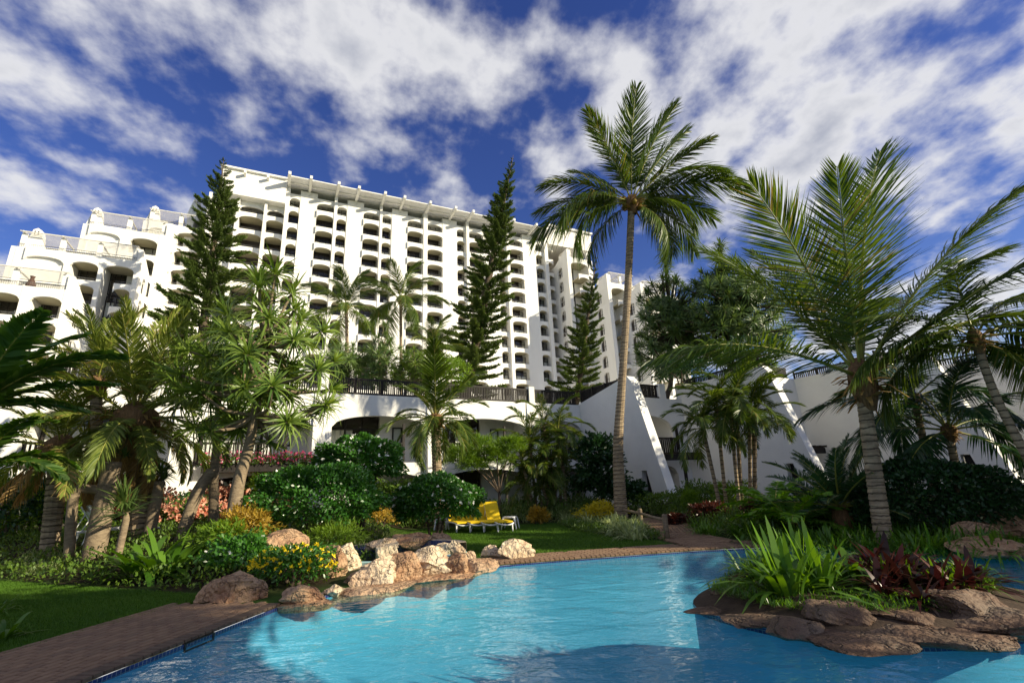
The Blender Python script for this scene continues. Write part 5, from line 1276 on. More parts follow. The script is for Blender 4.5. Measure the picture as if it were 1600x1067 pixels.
# palm thicket beside it
def thicket(name, label, px, dist, stems, seed, keyset, zr, cat='palm clump'):
    r = random.Random(seed); b = px_base(px, dist); root = empty(name, b); tag(root, label, cat)
    for (dx, dy, ty, tx, sc) in stems:
        q = Vector((dx, dy, 0)); tp = top_at(b+q, tx, ty)-b
        ringed(MB(), smooth_path([q+Vector((0, 0, -.2)), q.lerp(tp, .5)+Vector((0, 0, .0)), tp], 5), [.07]*11, .18, .05, 8).build('stem', M['palmbark'], root)
        for i in range(13):
            el = R_(80-9*i+r.uniform(-8, 8)); az = i*2.4+r.uniform(-.3, .3)
            put_frond(root, FK[r.choice(keyset)](), tp, (math.cos(az)*math.cos(el), math.sin(az)*math.cos(el), math.sin(el)), sc*r.uniform(.8, 1.1), r)
    return root
thicket('palm_clump', 'thick clump of bushy palms in front of the corner of the white arched wing', 852, 25.5, [(-.5, 0, 690, 828, 1.05), (.2, .4, 665, 850, 1.0), (.7, 0, 672, 872, 1.0), (-.2, -.5, 735, 838, .95), (.5, -.4, 730, 862, .95), (-.8, -.3, 755, 820, .75), (.1, -.6, 762, 848, .7), (.9, -.2, 745, 880, .7), (-.6, -.6, 720, 815, .8)], 15, ['areca', 'arecalit', 'areca'], 0)
b = hit(884, 800); tp = top_at(b, 878, 700); palm('feather_palm', 'slim young palm with pale thin trunk and lime fronds beside the palm clump', b, tp, .09, .08, ring_fronds(11, 60, -40, .62, 'arecalit', random.Random(16)), rings=.12, fibre=.15, seed=16)
thicket('palm_clump', 'clump of slender bamboo-like palms with bare stems beside the second fin wall', 1140, 20, [(-.5, 0, 668, 1098, .9), (-.2, .3, 640, 1120, .95), (.05, -.2, 632, 1140, 1.0), (.3, .2, 620, 1150, .95), (.5, 0, 640, 1172, .9), (.75, .2, 652, 1180, .85)], 17, ['areca', 'areca', 'arecalit'], 0)
# Norfolk pines on the roof terrace
b = px_base(285, 57, 5.84); norfolk('norfolk_pine', 'dark Norfolk pine standing before the dappled corner of the terraced blocks', b, top_at(b, 350, 247), 5.7, 21, gap=.9, per=6, sparse=.12, prof=lambda q: (1-q)**.62*min(1, q*5+.6))
b = px_base(712, 46, 5.84); tp = top_at(b, 802, 243); norfolk('norfolk_pine', 'tall leaning Norfolk pine in front of the middle of the tower', b, tp, 4.1, 22, gap=.80, per=6, sparse=.10, prof=lambda q: (1-q)**.68*min(1, q*5+.6))
b = px_base(896, 50, 5.84); norfolk('norfolk_pine', 'slim cone-shaped Norfolk pine before the stepped right end of the tower', b, top_at(b, 932, 402), 3.4, 23, gap=.78, per=6, sparse=.08)
# screw pine at left and its neighbours
b = px_base(368, 15.0); C = top_at(b, 412, 575)-b
screw_pine('screw_pine', 'big light green screw pine with spiky rosettes on a grey trunk', b, 2.6, 2.25, 2.45, C.z, 46, .19, 31, lean=(C.x, C.y), L=1.05, extra=[top_at(b, 430, 430)-b, top_at(b, 405, 440)-b, top_at(b, 500, 640)-b, top_at(b, 290, 610)-b, top_at(b, 455, 460)-b, top_at(b, 330, 560)-b])
b = px_base(343, 17.5); C = top_at(b, 338, 600)-b
screw_pine('screw_pine', 'smaller screw pine on a thin straight trunk behind the big one', b, 3.2, 1.5, 1.1, C.z, 14, .15, 32, lean=(C.x, C.y), L=1.0)
# screw pines on the terrace
for i, (px, py, dist, rx, rz, n, key, mat, lab) in enumerate([(533, 575, 32, 1.75, 1.5, 34, 'pdd', 'pandandark', 'dense round screw pine behind the roof balustrade nearest the light green screw pine'), (592, 570, 31.5, 1.6, 1.7, 30, 'pdd', 'pandandark', 'dense screw pine behind the roof balustrade with a pointed top'), (648, 578, 31, 1.5, 1.3, 26, 'pd2', 'pandan', 'lighter screw pine behind the roof balustrade beside the pine')]):
    b = px_base(px, dist, 5.84); C = top_at(b, px, py)-b
    ex = [top_at(b, 600, 510)-b, top_at(b, 602, 525)-b, top_at(b, 596, 540)-b] if i == 1 else []
    rosette_mesh(key, mat, 40, .75, .05)
    screw_pine('screw_pine', lab, b, max(.5, C.z-.8), rx, rz, C.z, n*2, .14, 33+i, key=key, mat=mat, lean=(C.x, C.y), L=.75, extra=ex)
b = px_base(697, 29.5, 5.84); bush('terrace_shrub', 'bright green leafy shrub behind the roof balustrade below the leaning pine', b, (1.5, 1.2, 1.1), 2600, 'lime', .16, .05, 36, zc=top_at(b, 697, 585).z-5.84)
rosette_mesh('pdx', 'pandandark', 44, 1.0, .07)
for i, (px, py, dist, rx, rz, n, tops, lab) in enumerate([(1050, 510, 33, 3.2, 3.7, 150, [(1040, 410), (1041, 418), (1038, 395)], 'dark dome-shaped screw pine with one spiky tuft, beside the tall palm trunk'), (1142, 492, 32, 4.1, 3.6, 210, [(1126, 385), (1124, 396), (1122, 408)], 'larger dark screw pine with a pointed tuft, beside the stout palm crown')]):
    b = px_base(px, dist, 5.6); C = top_at(b, px, py)-b; ex = [top_at(b, *q)-b for q in tops]
    screw_pine('screw_pine', lab, b, C.z*.4, rx, rz, C.z, n, .22, 41+i, key='pdx', mat='pandandark', lean=(C.x, C.y), L=.95, extra=ex, cone=.45, barkm='barkdark')
for i, (px, dist, w, lab) in enumerate([(1085, 27.5, 1.6, 'dark hedge shrub along the balustrade behind the bamboo-like palms'), (1215, 25.0, 1.5, 'dark hedge shrub on the wing roof above the second fin')]):
    b = px_base(px, dist, 6.6); bush('roof_shrub', lab, b, (w, .8, .7), 1500, 'bushdark', .16, .06, 45+i)
# date palms at left
b = px_base(232, 18.5); tp = top_at(b, 212, 655); r = random.Random(51)
root = palm('date_palm', 'shaggy date palm with a skirt of hanging dry fronds in the left garden', b, tp, .30, .32, ring_fronds(26, 86, -15, 1.15, 'phxup', r, 'phx')+[((math.cos(a)*.8, math.sin(a)*.8, -.35), .8, 'phx') for a in np.arange(0, 6.2, .62)], rings=.14, fibre=.55, seed=51)
for i in range(16):
    a = i*2.4; put_frond(root, FK['dead'](), tp-b+Vector((.3*math.cos(a), .3*math.sin(a), -.2)), (math.cos(a)*.45, math.sin(a)*.45, -.9), .78*r.uniform(.8, 1.1), r, name='dead_frond')
b = px_base(92, 19.5); tp = top_at(b, 95, 700); r = random.Random(52)
root = palm('date_palm', 'low date palm with yellowing fronds beside the banana leaves', b, tp, .20, .24, ring_fronds(22, 80, -20, 1.05, 'phx', r), rings=.14, fibre=.4, seed=52)
for i in range(6):
    a = i*1.1+3.6; put_frond(root, FK['dead'](), tp-b, (math.cos(a)*.7, math.sin(a)*.7, -.55), .7*r.uniform(.8, 1.1), r, name='dead_frond')
b = px_base(165, 19.0); tp = top_at(b, 150, 600); r = random.Random(53)
palm('date_palm', 'thin feathery palm in the background between the banana leaves and the pine', b, tp, .16, .15, ring_fronds(16, 82, -10, .8, 'phxup', r), rings=.16, fibre=.3, seed=53)
# grey dragon-tree trunks
def dragon(label, pts, radii, seed, heads, dist_base, cat='tree', hs=.8):
    b = Vector(pts[0]); root = empty('dragon_tree', b); tag(root, label, cat)
    r = random.Random(seed); P = [Vector(p)-b for p in pts]; P[0].z -= .3
    sp = smooth_path(P, 6); n = len(sp); MB().tube(sp, [radii[0]+(radii[1]-radii[0])*i/(n-1) for i in range(n)], 12).build('trunk', M['bark'], root, smooth=True)
    for h in heads:
        q = Vector(h)-b; link('leaf_rosette', r.choice(clump_mesh('yucca', 'pandandark')), root, q, (r.uniform(-.3, .3), r.uniform(-.3, .3), r.uniform(0, 6)), hs)
    return root
b = px_base(160, 17.5)
root = dragon('thick pale grey trunk forking near the top in the left garden', [b, top_at(b, 162, 790), top_at(b, 176, 722)], (.27, .21), 61, [top_at(b, 166, 706), top_at(b, 196, 712), top_at(b, 182, 700)], 0, hs=.55)
P = [top_at(b, 172, 772)-b, top_at(b, 140, 764)-b, top_at(b, 116, 774)-b, top_at(b, 112, 850)-b+Vector((0, 0, -.3))]
MB().tube(smooth_path(P, 5), [.12]*16, 9).build('branch', M['bark'], root, smooth=True)
b = px_base(240, 18.0); dragon('short leaning grey trunk with a spiky tuft among the salmon flowers', [b, top_at(b, 243, 785), top_at(b, 250, 752)], (.16, .14), 62, [top_at(b, 250, 738), top_at(b, 256, 748)], 0)
b = px_base(288, 17.0); dragon('bare slanting grey trunk cut off at the top behind the big lily', [b, top_at(b, 306, 775), top_at(b, 332, 735)], (.17, .15), 63, [], 0)
b = px_base(196, 16.0); dragon('spiky dark yucca between the thick trunk and the short trunk', [b, top_at(b, 196, 815), top_at(b, 196, 790)], (.08, .08), 64, [top_at(b, 194, 780), top_at(b, 198, 800)], 0, 'plant', 1.1)
# banana plants at left edge
BAN = []
def banana_leaf():
    if not BAN:
        for v in range(3):
            lb, mb = frond_lb(400+v, L=2.0, bend=.65+.35*v, nl=46, leaf=.40, wid=.105, phi0=66, phi1=48, vee=.20, droop=.22, start=.12, nseg=3, stalk=.02, jit=.02)
            BAN.append((lb.mesh('leaf', M['banana']), mb.mesh('midrib', M['rachis'], True)))
    return BAN
def banana(label, b, leaves, seed, h=1.6):
    r = random.Random(seed); b = Vector(b); root = empty('banana_plant', b); tag(root, label, 'banana plant', 'banana plants at the garden edge')
    MB().tube([(0, 0, -.2), (.03, 0, h*.5), (0, 0, h)], [.09, .08, .06], 9).build('stem', M['barkdark'], root, smooth=True)
    for d, sc in leaves: put_frond(root, banana_leaf(), (0, 0, h), d, sc, r, name='leaf')
    return root
b = px_base(-95, 8.8)
banana('tall banana plant with a broad dark leaf held up before the terraced block', b, [(sdir(52, .25), .85), (sdir(66, -.1), .75), (sdir(30, .3), .75), (sdir(12, .1), .7), (sdir(80, .4), .8)], 71, top_at(b, -95, 640).z-b.z)
b = px_base(-60, 13.5)
banana('low banana plant with torn leaves under the tall one', b, [(sdir(50, -.2), .8), (sdir(20, .1), .8), (sdir(130, .1), .8), (sdir(85, .3), .8), (sdir(160, -.3), .7), (sdir(35, .6), .8)], 72, top_at(b, -60, 735).z-b.z)
# lime tree and dark tree by the podium
def small_tree(name, label, px, dist, cpx, blobs, mat, size, wid, n, seed, tr=.09, barkm='barkdark', prof=(.3, 1, .1)):
    rng = np.random.default_rng(seed); b = px_base(px, dist); root = empty(name, b); tag(root, label, 'tree')
    lb = LB(seed)
    for (x, y, r0, r1) in blobs:
        c = top_at(b, x, y)-b; leaf_blob(lb, c, (r0, r0*.8, r1), n, size, wid, rng, shell=.3, bumps=.2, prof=prof)
    link('crown', lb.mesh('crown', M[mat]), root)
    r = random.Random(seed); f = top_at(b, px, 770)-b; f = Vector((f.x, f.y, max(.5, f.z)))
    MB().tube([(0, 0, -.2), f*.5, f], [tr*1.2, tr, tr*.9], 8).build('trunk', M[barkm], root, smooth=True)
    for (x, y, r0, r1) in blobs:
        c = top_at(b, x, y)-b; MB().tube(smooth_path([f, f.lerp(c, .5)+Vector((r.uniform(-.2, .2), 0, .1)), c], 4), [tr*.7-tr*.055*i for i in range(9)], 6).build('limb', M[barkm], root, smooth=True)
small_tree('feathery_tree', 'small tree with feathery bright lime foliage in front of the white wing', 780, 24.0, 0, [(720, 712, .85, .52), (750, 700, .9, .57), (775, 712, .85, .62), (800, 695, .7, .45), (740, 725, .8, .4)], 'lime', .20, .016, 2600, 81, .07, prof=(1, 1, .3))
small_tree('broadleaf_tree', 'dark green broad-leaved tree against the white fin wall', 940, 24.5, 0, [(932, 705, 1.0, .8), (938, 735, 1.2, .9), (925, 755, .9, .6), (985, 772, .8, .55), (960, 765, .8, .6)], 'bushdark', .20, .11, 1500, 82, .1)
# ------------------------------------------------------------------ shrubs
def mpx(p): return (Vector(p)-cC).length/755.0        # metres per pixel at a point (about)
b = hit(494, 842); k = mpx(b)
bush('clipped_bush', 'large round clipped green bush above the rocks at the pool corner', b, (92*k, 78*k, 48*k), 15000, 'bush', .10, .055, 91, zc=47*k, stems=4, flowers='whitefl', nfl=14, shell=.72, bumps=.10, flsize=.05)
b = px_base(560, 17.0); k = mpx(b); c = top_at(b, 560, 722)-b
bush('clipped_bush', 'round clipped bush dotted with white flowers in front of the arched balcony', b, (60*k, 52*k, 38*k), 11000, 'bush', .12, .065, 92, zc=c.z, stems=4, flowers='whitefl', nfl=60, shell=.72, bumps=.10, flsize=.08)
b = hit(680, 846); k = mpx(b); c = top_at(b, 678, 785)-b
bush('clipped_bush', 'mushroom-shaped clipped bush on several stems overhanging the yellow loungers', b, (62*k, 56*k, 37*k), 12000, 'bush', .11, .06, 93, zc=c.z, stems=6, flowers='whitefl', nfl=45, shell=.72, bumps=.10, flsize=.08)
SHR = [  # px, py, w px, h px, leaf mat, size, wid, flower mat, n flowers, label
 (238, 800, 40, 34, 'redleaf', .16, .09, 'pink', 160, 'salmon-pink bracted shrub between the thick trunk and the short trunk'),
 (300, 806, 44, 30, 'cover', .14, .08, 'pink', 170, 'salmon-pink bracted shrub behind the bare slanting trunk'),
 (345, 790, 44, 38, 'redleaf', .16, .09, 'pink', 120, 'dark-leaved shrub with salmon bracts at the foot of the screw pine'),
 (418, 780, 36, 30, 'cover', .14, .08, 'pink', 190, 'salmon-pink bracted shrub beside the large clipped bush'),
 (596, 796, 26, 22, 'orangeleaf', .09, .03, None, 0, 'small golden orange shrub between the clipped bushes'),
 (375, 895, 44, 36, 'bush', .09, .05, 'whitefl', 14, 'small-leaved green shrub left of the yellow flowers'),
 (456, 912, 52, 40, 'bush', .07, .035, 'yellowfl', 110, 'low green shrub covered in yellow flowers at the pool corner'),
 (520, 862, 46, 30, 'lime', .14, .014, None, 0, 'feathery light green ground shrub above the red block'),
 (380, 848, 34, 34, 'orangeleaf', .14, .03, None, 0, 'upright orange-tipped shrub in the left bed'),
 (345, 862, 34, 28, 'lime', .14, .03, None, 0, 'yellow-green spiky shrub in the left bed'),
 (405, 790, 20, 62, 'lime', .22, .02, None, 0, 'tall pencil-stemmed yellow-green shrub beside the screw pine trunk'),
 (405, 735, 20, 24, 'yellowleaf', .18, .018, None, 0, 'yellow-tipped pencil shrub in front of the flower box'),
 (934, 792, 34, 22, 'yellowleaf', .10, .05, None, 0, 'low bright yellow shrub beside the tall palm trunk'),
 (838, 796, 14, 18, 'orangeleaf', .16, .05, None, 0, 'yellow and orange croton under the palm clump'),
 (1074, 786, 12, 26, 'lime', .14, .025, None, 0, 'upright yellow-green shrub with a flat top before the first fin wall'),
 (1150, 800, 34, 34, 'lime', .14, .03, None, 0, 'yellow-green shrub at the foot of the bamboo-like palms'),
 (1058, 820, 14, 12, 'redleaf', .12, .05, None, 0, 'small red-leaved shrub beside the garden path'),
 (1112, 812, 24, 18, 'redleaf', .12, .05, None, 0, 'brownish red shrub in the middle of the shady bed'),
 (1195, 806, 26, 20, 'redleaf', .12, .05, None, 0, 'dark red shrub beside the bright ferns'),
 (1030, 800, 60, 24, 'cover', .14, .06, None, 0, 'green undergrowth at the foot of the first fin wall'),
 (1100, 795, 50, 28, 'cover', .14, .06, None, 0, 'green undergrowth before the bamboo-like palms'),
 (1330, 815, 60, 36, 'bushdark', .12, .06, None, 0, 'dark shrub behind the stout palm trunk, left side'),
 (75, 790, 50, 44, 'lime', .14, .05, None, 0, 'yellow-green leafy shrub under the low date palm'),
 (20, 800, 60, 60, 'bushdark', .16, .08, None, 0, 'dark shrub at the back of the left garden'),
 (265, 800, 60, 34, 'bushdark', .14, .07, None, 0, 'dark undergrowth behind the short trunk'),
 (650, 772, 40, 40, 'bushdark', .16, .08, None, 0, 'dark leafy shrub under the silvery palm'),
 (620, 760, 40, 50, 'cover', .20, .10, None, 0, 'large-leaved shrub against the white wing beside the round bush'),
 (1560, 825, 60, 44, 'bushdark', .12, .06, None, 0, 'dark shrub by the rocks beyond the island'),
]
for i, (px, py, w, h, m, s, wd, fl, nf, lab) in enumerate(SHR):
    b = hit(px, py); 
    if (b-cC).length > 26: b = px_base(px, 22.0)
    k = mpx(b); bush('flowering_shrub' if fl else 'leafy_shrub', lab, b, (w*k, w*k*.8, h*k*.62), int(900+w*h*.9), m, s, wd, 200+i, zc=h*k*.55, flowers=fl, nfl=nf, shell=.35, bumps=.22, flsize=.13 if fl == 'pink' else .05)
b = px_base(1438, 16.0); k = mpx(b); bush('clipped_hedge', 'broad rounded dark hedge mound beside the stout palm trunk', b, (84*k, 60*k, 46*k), 13000, 'bushdark', .10, .055, 260, zc=40*k, shell=.72, bumps=.08)
# flower box on the balcony
def flower_box():
    U = Vector((math.sin(R_(60)), math.cos(R_(60)), 0)); V_ = Vector((U.y, -U.x, 0))
    c = U*1.1+V_*(-24.94+.2)+Vector((0, 0, 2.72)); root = empty('flower_box', c, R_(30)); tag(root, 'long balcony flower box full of pink blossoms', 'flower box')
    m = MB(); m.box(-2.2, 2.2, -.25, .12, 0, .32); m.build('trough', M['timber'], root)
    rng = np.random.default_rng(5); lb = LB(5)
    for x in np.linspace(-2.0, 2.0, 9): leaf_blob(lb, (x, -.15, .42), (.4, .35, .32), 260, .10, .05, rng, shell=.3)
    link('foliage', lb.mesh('foliage', M['cover']), root)
    lb = LB(6); n = 210; P = np.stack([rng.uniform(-2.2, 2.2, n), rng.uniform(-.55, .15, n), rng.uniform(.35, .85, n)], 1)
    for j in range(3): lb.ribbons(P, rdir(rng, n), rdir(rng, n), .09, .07, 0, 1, (.9, .6))
    link('blossom', lb.mesh('blossom', M['magenta']), root)
flower_box()
# ------------------------------------------------------------------ strap-leaf and grassy plants
r9 = random.Random(99)
for px, py, sc, lab, z in [(222, 903, 1.75, 'big strap-leaved lily on the left lawn edge, left crown', None), (258, 900, 1.65, 'big strap-leaved lily on the left lawn edge, right crown', None),  (1172, 838, .95, 'strap-leaved lily in the shady bed across the water', None), (1150, 835, .7, 'small strap-leaved lily beside the path edge', None), (1330, 905, .75, 'strap-leaved lily behind the bromeliads on the island', .18)]:
    p = hit(px, py) if z is None else gnd(px, py, z); clump('strap_lily', lab, p, 'lily', sc, 'lily', 'strap-leaved lilies', r9)
for px, py, sc, lab in [(1232, 932, 1.1, 'large strap-leaved lily on the island, front crown'), (1282, 924, 1.05, 'large strap-leaved lily on the island beside the maroon bromeliads'), (1205, 905, .9, 'strap-leaved lily at the back of the island'), (1255, 905, 1.0, 'strap-leaved lily in the middle of the island')]: clump('strap_lily', lab, gnd(px, py, .12), 'islandlily', sc, 'lily', 'strap-leaved lilies', r9)
for px, py, sc, lab in [(1385, 930, 1.0, 'maroon bromeliad in the middle of the island'), (1420, 918, 1.15, 'tall maroon bromeliad behind the middle of the island'), (1470, 925, 1.15, 'maroon bromeliad near the right end of the island'), (1520, 918, 1.1, 'maroon bromeliad at the right end of the island'), (1350, 912, .9, 'maroon bromeliad next to the island lilies'), (1440, 940, .8, 'low maroon bromeliad above the log-like rock')]:
    clump('bromeliad', lab, gnd(px, py, .16), 'bromeliad', sc, 'bromeliad', 'bromeliads on the island', r9)
for px, py, lab in [(1375, 915, 'red-leaved bromeliad beside the lilies on the island'), (1490, 915, 'red-leaved bromeliad behind the tall brown boulder on the island')]: clump('bromeliad', lab, gnd(px, py, .2), 'redbrom', 1.2, 'bromeliad', 'red bromeliads on the island', r9)
for px, py, sc, lab in [(436, 872, .75, 'grey-green agave beside the broad red rock'), (452, 858, .6, 'small agave under the large clipped bush')]: clump('agave', lab, hit(px, py), 'agaveplant', sc, 'agave', None, r9)
for px, py, sc in [(556, 862, 1.3), (585, 852, 1.2), (570, 845, 1.3), (600, 842, 1.1), (545, 850, 1.1)]: clump('striped_grass', 'pale striped grass clump above the spa rim', hit(px, py), 'spidergrass', sc, 'grass', 'striped grass above the spa', r9)
def scatter(name, label, group, key, poly, n, smin, smax, seed, cat='grass'):
    """poly in pixels; clumps on the ground inside it"""
    r = random.Random(seed); c = 0; xs = [p[0] for p in poly]; ys = [p[1] for p in poly]
    while c < n:
        x, y = r.uniform(min(xs), max(xs)), r.uniform(min(ys), max(ys))
        if not inpoly(x, y, poly): continue
        p = hit(x, y); clump(name, label, p, key, r.uniform(smin, smax), cat, group, r); c += 1
scatter('striped_grass', 'pale striped grass clump along the lawn behind the loungers', 'striped grass behind the loungers', 'spidergrass', [(770, 802), (905, 800), (905, 812), (775, 812)], 70, 1.3, 1.9, 1)
scatter('striped_grass', 'pale striped grass clump at the foot of the tall palm', 'striped grass round the tall palm', 'spidergrass', [(870, 812), (950, 806), (1010, 832), (990, 846), (930, 828)], 60, 1.2, 1.8, 2)
scatter('striped_grass', 'pale striped grass clump before the first fin wall', 'striped grass before the fin wall', 'spidergrass', [(985, 790), (1060, 790), (1060, 802), (985, 806)], 16, .8, 1.2, 3)
scatter('striped_grass', 'pale striped grass clump on the left lawn edge under the lily', 'striped grass at the left lawn edge', 'spidergrass', [(20, 872), (110, 868), (120, 890), (30, 900)], 14, .8, 1.2, 4)
scatter('leafy_grass', 'dark green arching grass clump in the hedge row behind the loungers', 'arching grass in the hedge row', 'greengrass', [(770, 790), (930, 786), (930, 800), (770, 803)], 40, 1.4, 2.0, 5)
scatter('leafy_grass', 'green arching grass clump in the shady bed by the path', 'arching grass in the shady bed', 'greengrass', [(1060, 810), (1330, 815), (1330, 850), (1100, 838)], 60, 1.0, 1.7, 6)
scatter('leafy_grass', 'arching grass clump in the left bed above the rocks', 'arching grass in the left bed', 'greengrass', [(300, 850), (420, 840), (430, 880), (330, 905)], 26, .9, 1.4, 7)
clump('strap_lily', 'spiky strap-leaved plant at the corner of the lawn by the paving', hit(5, 1000), 'lily', .55, 'lily', None, r9)
clump('leafy_grass', 'dark arching grass tuft beside the corner lily by the paving', hit(-15, 960), 'greengrass', 1.2, 'grass', None, r9)
scatter('leafy_grass', 'tall arching grass clump on the bank behind the island', 'arching grass on the far bank', 'greengrass', [(1180, 842), (1420, 838), (1600, 846), (1600, 868), (1480, 872), (1200, 858)], 70, 1.2, 1.9, 8)
def isle_scatter(name, label, group, key, n, smin, smax, seed, cat, poly):
    r = random.Random(seed); c = 0
    while c < n:
        x, y = r.uniform(2.2, 6.8), r.uniform(5.2, 9)
        if not inpoly(x, y, poly) or segd(x, y, ISLE) < .35: continue
        clump(name, label, (x, y, .12), key, r.uniform(smin, smax), cat, group, r); c += 1
isle_scatter('leafy_grass', 'arching green grass clump among the island plants', 'arching grass on the island', 'greengrass', 22, 1.0, 1.6, 9, 'grass', [(3.4, 7.2), (5.0, 6.6), (6.3, 7.2), (5.8, 8.3), (4.6, 8.9), (3.4, 8.6)])
isle_scatter('bromeliad', 'dark maroon bromeliad in the thicket at the back of the island', 'back row bromeliads on the island', 'bromeliad', 14, 1.0, 1.6, 10, 'bromeliad', [(4.4, 7.0), (5.4, 6.6), (6.3, 7.2), (5.8, 8.3), (4.7, 8.6)])
# cycad and ferns
b = px_base(1300, 15.5); root = empty('cycad', b); tag(root, 'large cycad with stiff glossy fronds before the white wing', 'cycad')
MB().tube([(0, 0, -.2), (0, 0, .3), (0, 0, .75)], [.26, .26, .2], 10).build('trunk', M['fibre'], root, smooth=True)
for i in range(26):
    el = R_(80-3.1*i); a = i*2.4; put_frond(root, FK['cycad'](), (0, 0, .7), (math.cos(a)*math.cos(el), math.sin(a)*math.cos(el), math.sin(el)), r9.uniform(.85, 1.1), r9)
for j, (px, py, lab) in enumerate([(1246, 838, 'bright green fern catching the sun in the shady bed'), (1215, 815, 'bright fern beside the dark red shrub')]):
    b = hit(px, py); root = empty('fern', b); tag(root, lab, 'fern')
    for i in range(12):
        el = R_(62-4*i); a = i*2.4; put_frond(root, FK['fern'](), (0, 0, .25), (math.cos(a)*math.cos(el), math.sin(a)*math.cos(el), math.sin(el)), r9.uniform(1.3, 1.7), r9)
    MB().tube([(0, 0, -.1), (0, 0, .26)], .05, 6).build('crown_base', M['fibre'], root)
# ------------------------------------------------------------------ ground cover and lawn blades (uncountable)
def cover(name, label, poly, n, mat, L, W, seed, px=True, h=.16, z=None):
    rng = np.random.default_rng(seed); r = random.Random(seed); xs = [p[0] for p in poly]; ys = [p[1] for p in poly]; P = []
    while len(P) < n:
        x, y = r.uniform(min(xs), max(xs)), r.uniform(min(ys), max(ys))
        if not inpoly(x, y, poly): continue
        if inpoly(x, y, POOL) and z is None: continue
        zz = gz(x, y) if z is None else z
        lump = .5+.5*math.sin(x*3.1+1.3*math.sin(y*2.2))*math.sin(y*2.7+x)
        P.append((x, y, zz+r.random()*h*(.5+lump)))
    P = np.array(P); az = rng.uniform(0, 6.28, n); el = np.radians(rng.uniform(15, 85, n))
    D = np.stack([np.cos(az)*np.cos(el), np.sin(az)*np.cos(el), np.sin(el)], 1)
    lb = LB(seed); lb.ribbons(P, D, np.stack([-np.sin(az), np.cos(az), .3*np.cos(az*3)], 1), L*rng.uniform(.6, 1.2, n), W, .3, 2, (.4, 1, .1))
    tag(link(name, lb.mesh(name, M[mat])), label, 'ground cover', kind='stuff')
cover('ground_cover', 'low leafy green ground cover over the left beds behind the lawn', [(-24, 17.5), (-10, 11.3), (-5.4, 9.4), (-3.7, 9.8), (-3.7, 13.5), (-5, 20), (-10, 24), (-24, 26)], 42000, 'cover', .13, .05, 1, h=.30)
cover('ground_cover', 'thick ground cover strip curving along the lawn to the path', [(1.5, 21), (2.0, 17.5), (3.6, 14.6), (3.9, 14.0), (4.0, 16), (4.2, 19), (4.0, 22)], 9000, 'cover', .11, .045, 2, h=.16)
cover('ground_cover', 'mixed ground cover across the shady beds before the fin walls', [(5.8, 13.2), (10, 12.6), (16, 14), (18, 20), (9, 26), (5.8, 26), (6.0, 19)], 26000, 'cover', .15, .05, 3, h=.28)
cover('ground_cover', 'leafy undergrowth along the foot of the white arched wing', [(-12, 22), (-4, 22.6), (4, 23), (5, 27), (2, 29), (-12, 23.5)], 12000, 'cover', .18, .06, 4, h=.55)
cover('island_grass', 'fine grassy ground cover on the island', [(2.5, 7.3), (2.9, 6.3), (3.5, 5.9), (4.6, 5.8), (5.8, 6.6), (6.2, 7.4), (4.8, 8.5), (3.2, 8.3)], 12000, 'strap', .12, .014, 5, h=.06, z=.10)
def blades(poly, n, seed, h):
    rng = np.random.default_rng(seed); r = random.Random(seed); xs = [p[0] for p in poly]; ys = [p[1] for p in poly]; P = []
    while len(P) < n:
        x, y = r.uniform(min(xs), max(xs)), r.uniform(min(ys), max(ys))
        if inpoly(x, y, poly): P.append((x, y, gz(x, y)-.005))
    az = rng.uniform(0, 6.28, n); D = np.stack([np.cos(az)*.5, np.sin(az)*.5, 0*az+1], 1)
    lb = LB(seed); pr = np.array(P); tone = .5+.35*np.sin(pr[:, 0]*1.3+np.sin(pr[:, 1]))*np.sin(pr[:, 1]*1.1)
    lb.ribbons(pr, D, np.stack([-np.sin(az), np.cos(az), 0*az], 1), h*rng.uniform(.6, 1.3, n), .012, .2, 1, (1, .15), rnd=np.clip(tone+rng.normal(0, .2, n), 0, 1)); return lb
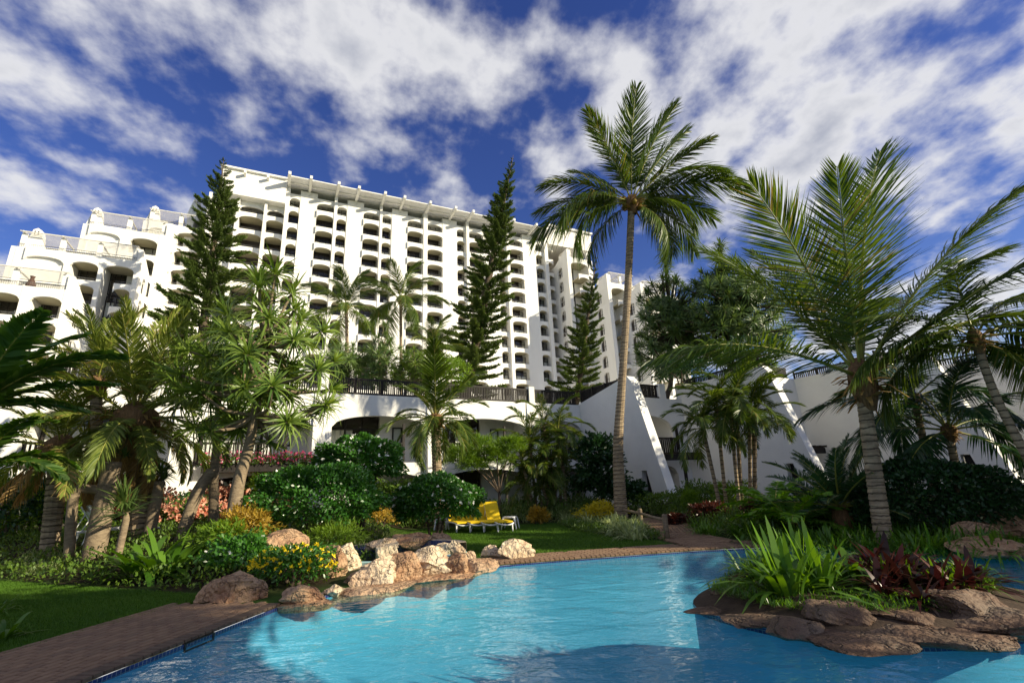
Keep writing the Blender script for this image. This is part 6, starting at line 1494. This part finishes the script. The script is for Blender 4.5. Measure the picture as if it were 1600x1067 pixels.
lb = blades([(-13.5, 13.0), (-6.7, 5.0), (-6.15, 5.2), (-5.45, 8.6), (-5.4, 9.3), (-10, 11.3)], 90000, 1, .06)
tag(link('lawn_grass', lb.mesh('lawn_grass', M['grass'])), 'short mown grass of the left lawn beside the paving', 'grass', kind='stuff')
lb = blades([(-3.3, 13.2), (-1, 12.7), (3.7, 13.15), (3.5, 14.8), (2.2, 17.4), (1.5, 22), (-6, 22), (-4.2, 17)], 90000, 2, .06)
tag(link('lawn_grass', lb.mesh('lawn_grass', M['grass'])), 'short mown grass of the lawn around the yellow loungers', 'grass', kind='stuff')

# ------------------------------------------------------------------ unseen trees added to shade the right of the garden
def added_shade_tree(label, x, y, h, r, seed):
    rng = np.random.default_rng(seed); b = Vector((x, y, -.02)); root = empty('added_shade_tree', b); tag(root, label, 'tree', 'unseen trees added for shade'); lb = LB(seed); R = random.Random(seed)
    blobs = [(R.uniform(-.55, .55)*r, R.uniform(-.55, .55)*r, h*R.uniform(.45, .85)) for _ in range(14)]
    for q in blobs: leaf_blob(lb, q, (r*.5, r*.5, r*.36), 1500, .30, .16, rng, shell=.3, bumps=.2)
    link('crown', lb.mesh('crown', M['bushdark']), root)
    MB().tube([(0, 0, -.3), (.1, 0, h*.25), (0, 0, h*.5)], [.35, .28, .2], 9).build('trunk', M['barkdark'], root, smooth=True)
    for q in blobs: MB().tube(smooth_path([(0, 0, h*.32), (q[0]*.5, q[1]*.5, h*.45), q], 3), [.14, .12, .1, .08, .06, .05, .04], 6).build('limb', M['barkdark'], root, smooth=True)
for x, y, h, r, lab in [(21.0, .8, 4.8, 3.4, 'broad unseen tree added for shade past the pool end'), (22.5, 6.5, 6.8, 4.0, 'broad unseen tree added for shade behind the pool bank'), (27.0, 12.0, 8.2, 4.4, 'broad unseen tree added for shade near the outer garden wing'), (29.0, 17.0, 15.0, 5.2, 'broad unseen tree added for shade against the outer garden wing')]:
    added_shade_tree(lab, x, y, h, r, int(x*10))
added_shade_tree('tall narrow unseen tree added to shade the paving and left lawn', 14.0, .2, 13.2, 3.4, 777)  # unseen tree placed to darken the near paving and left lawn
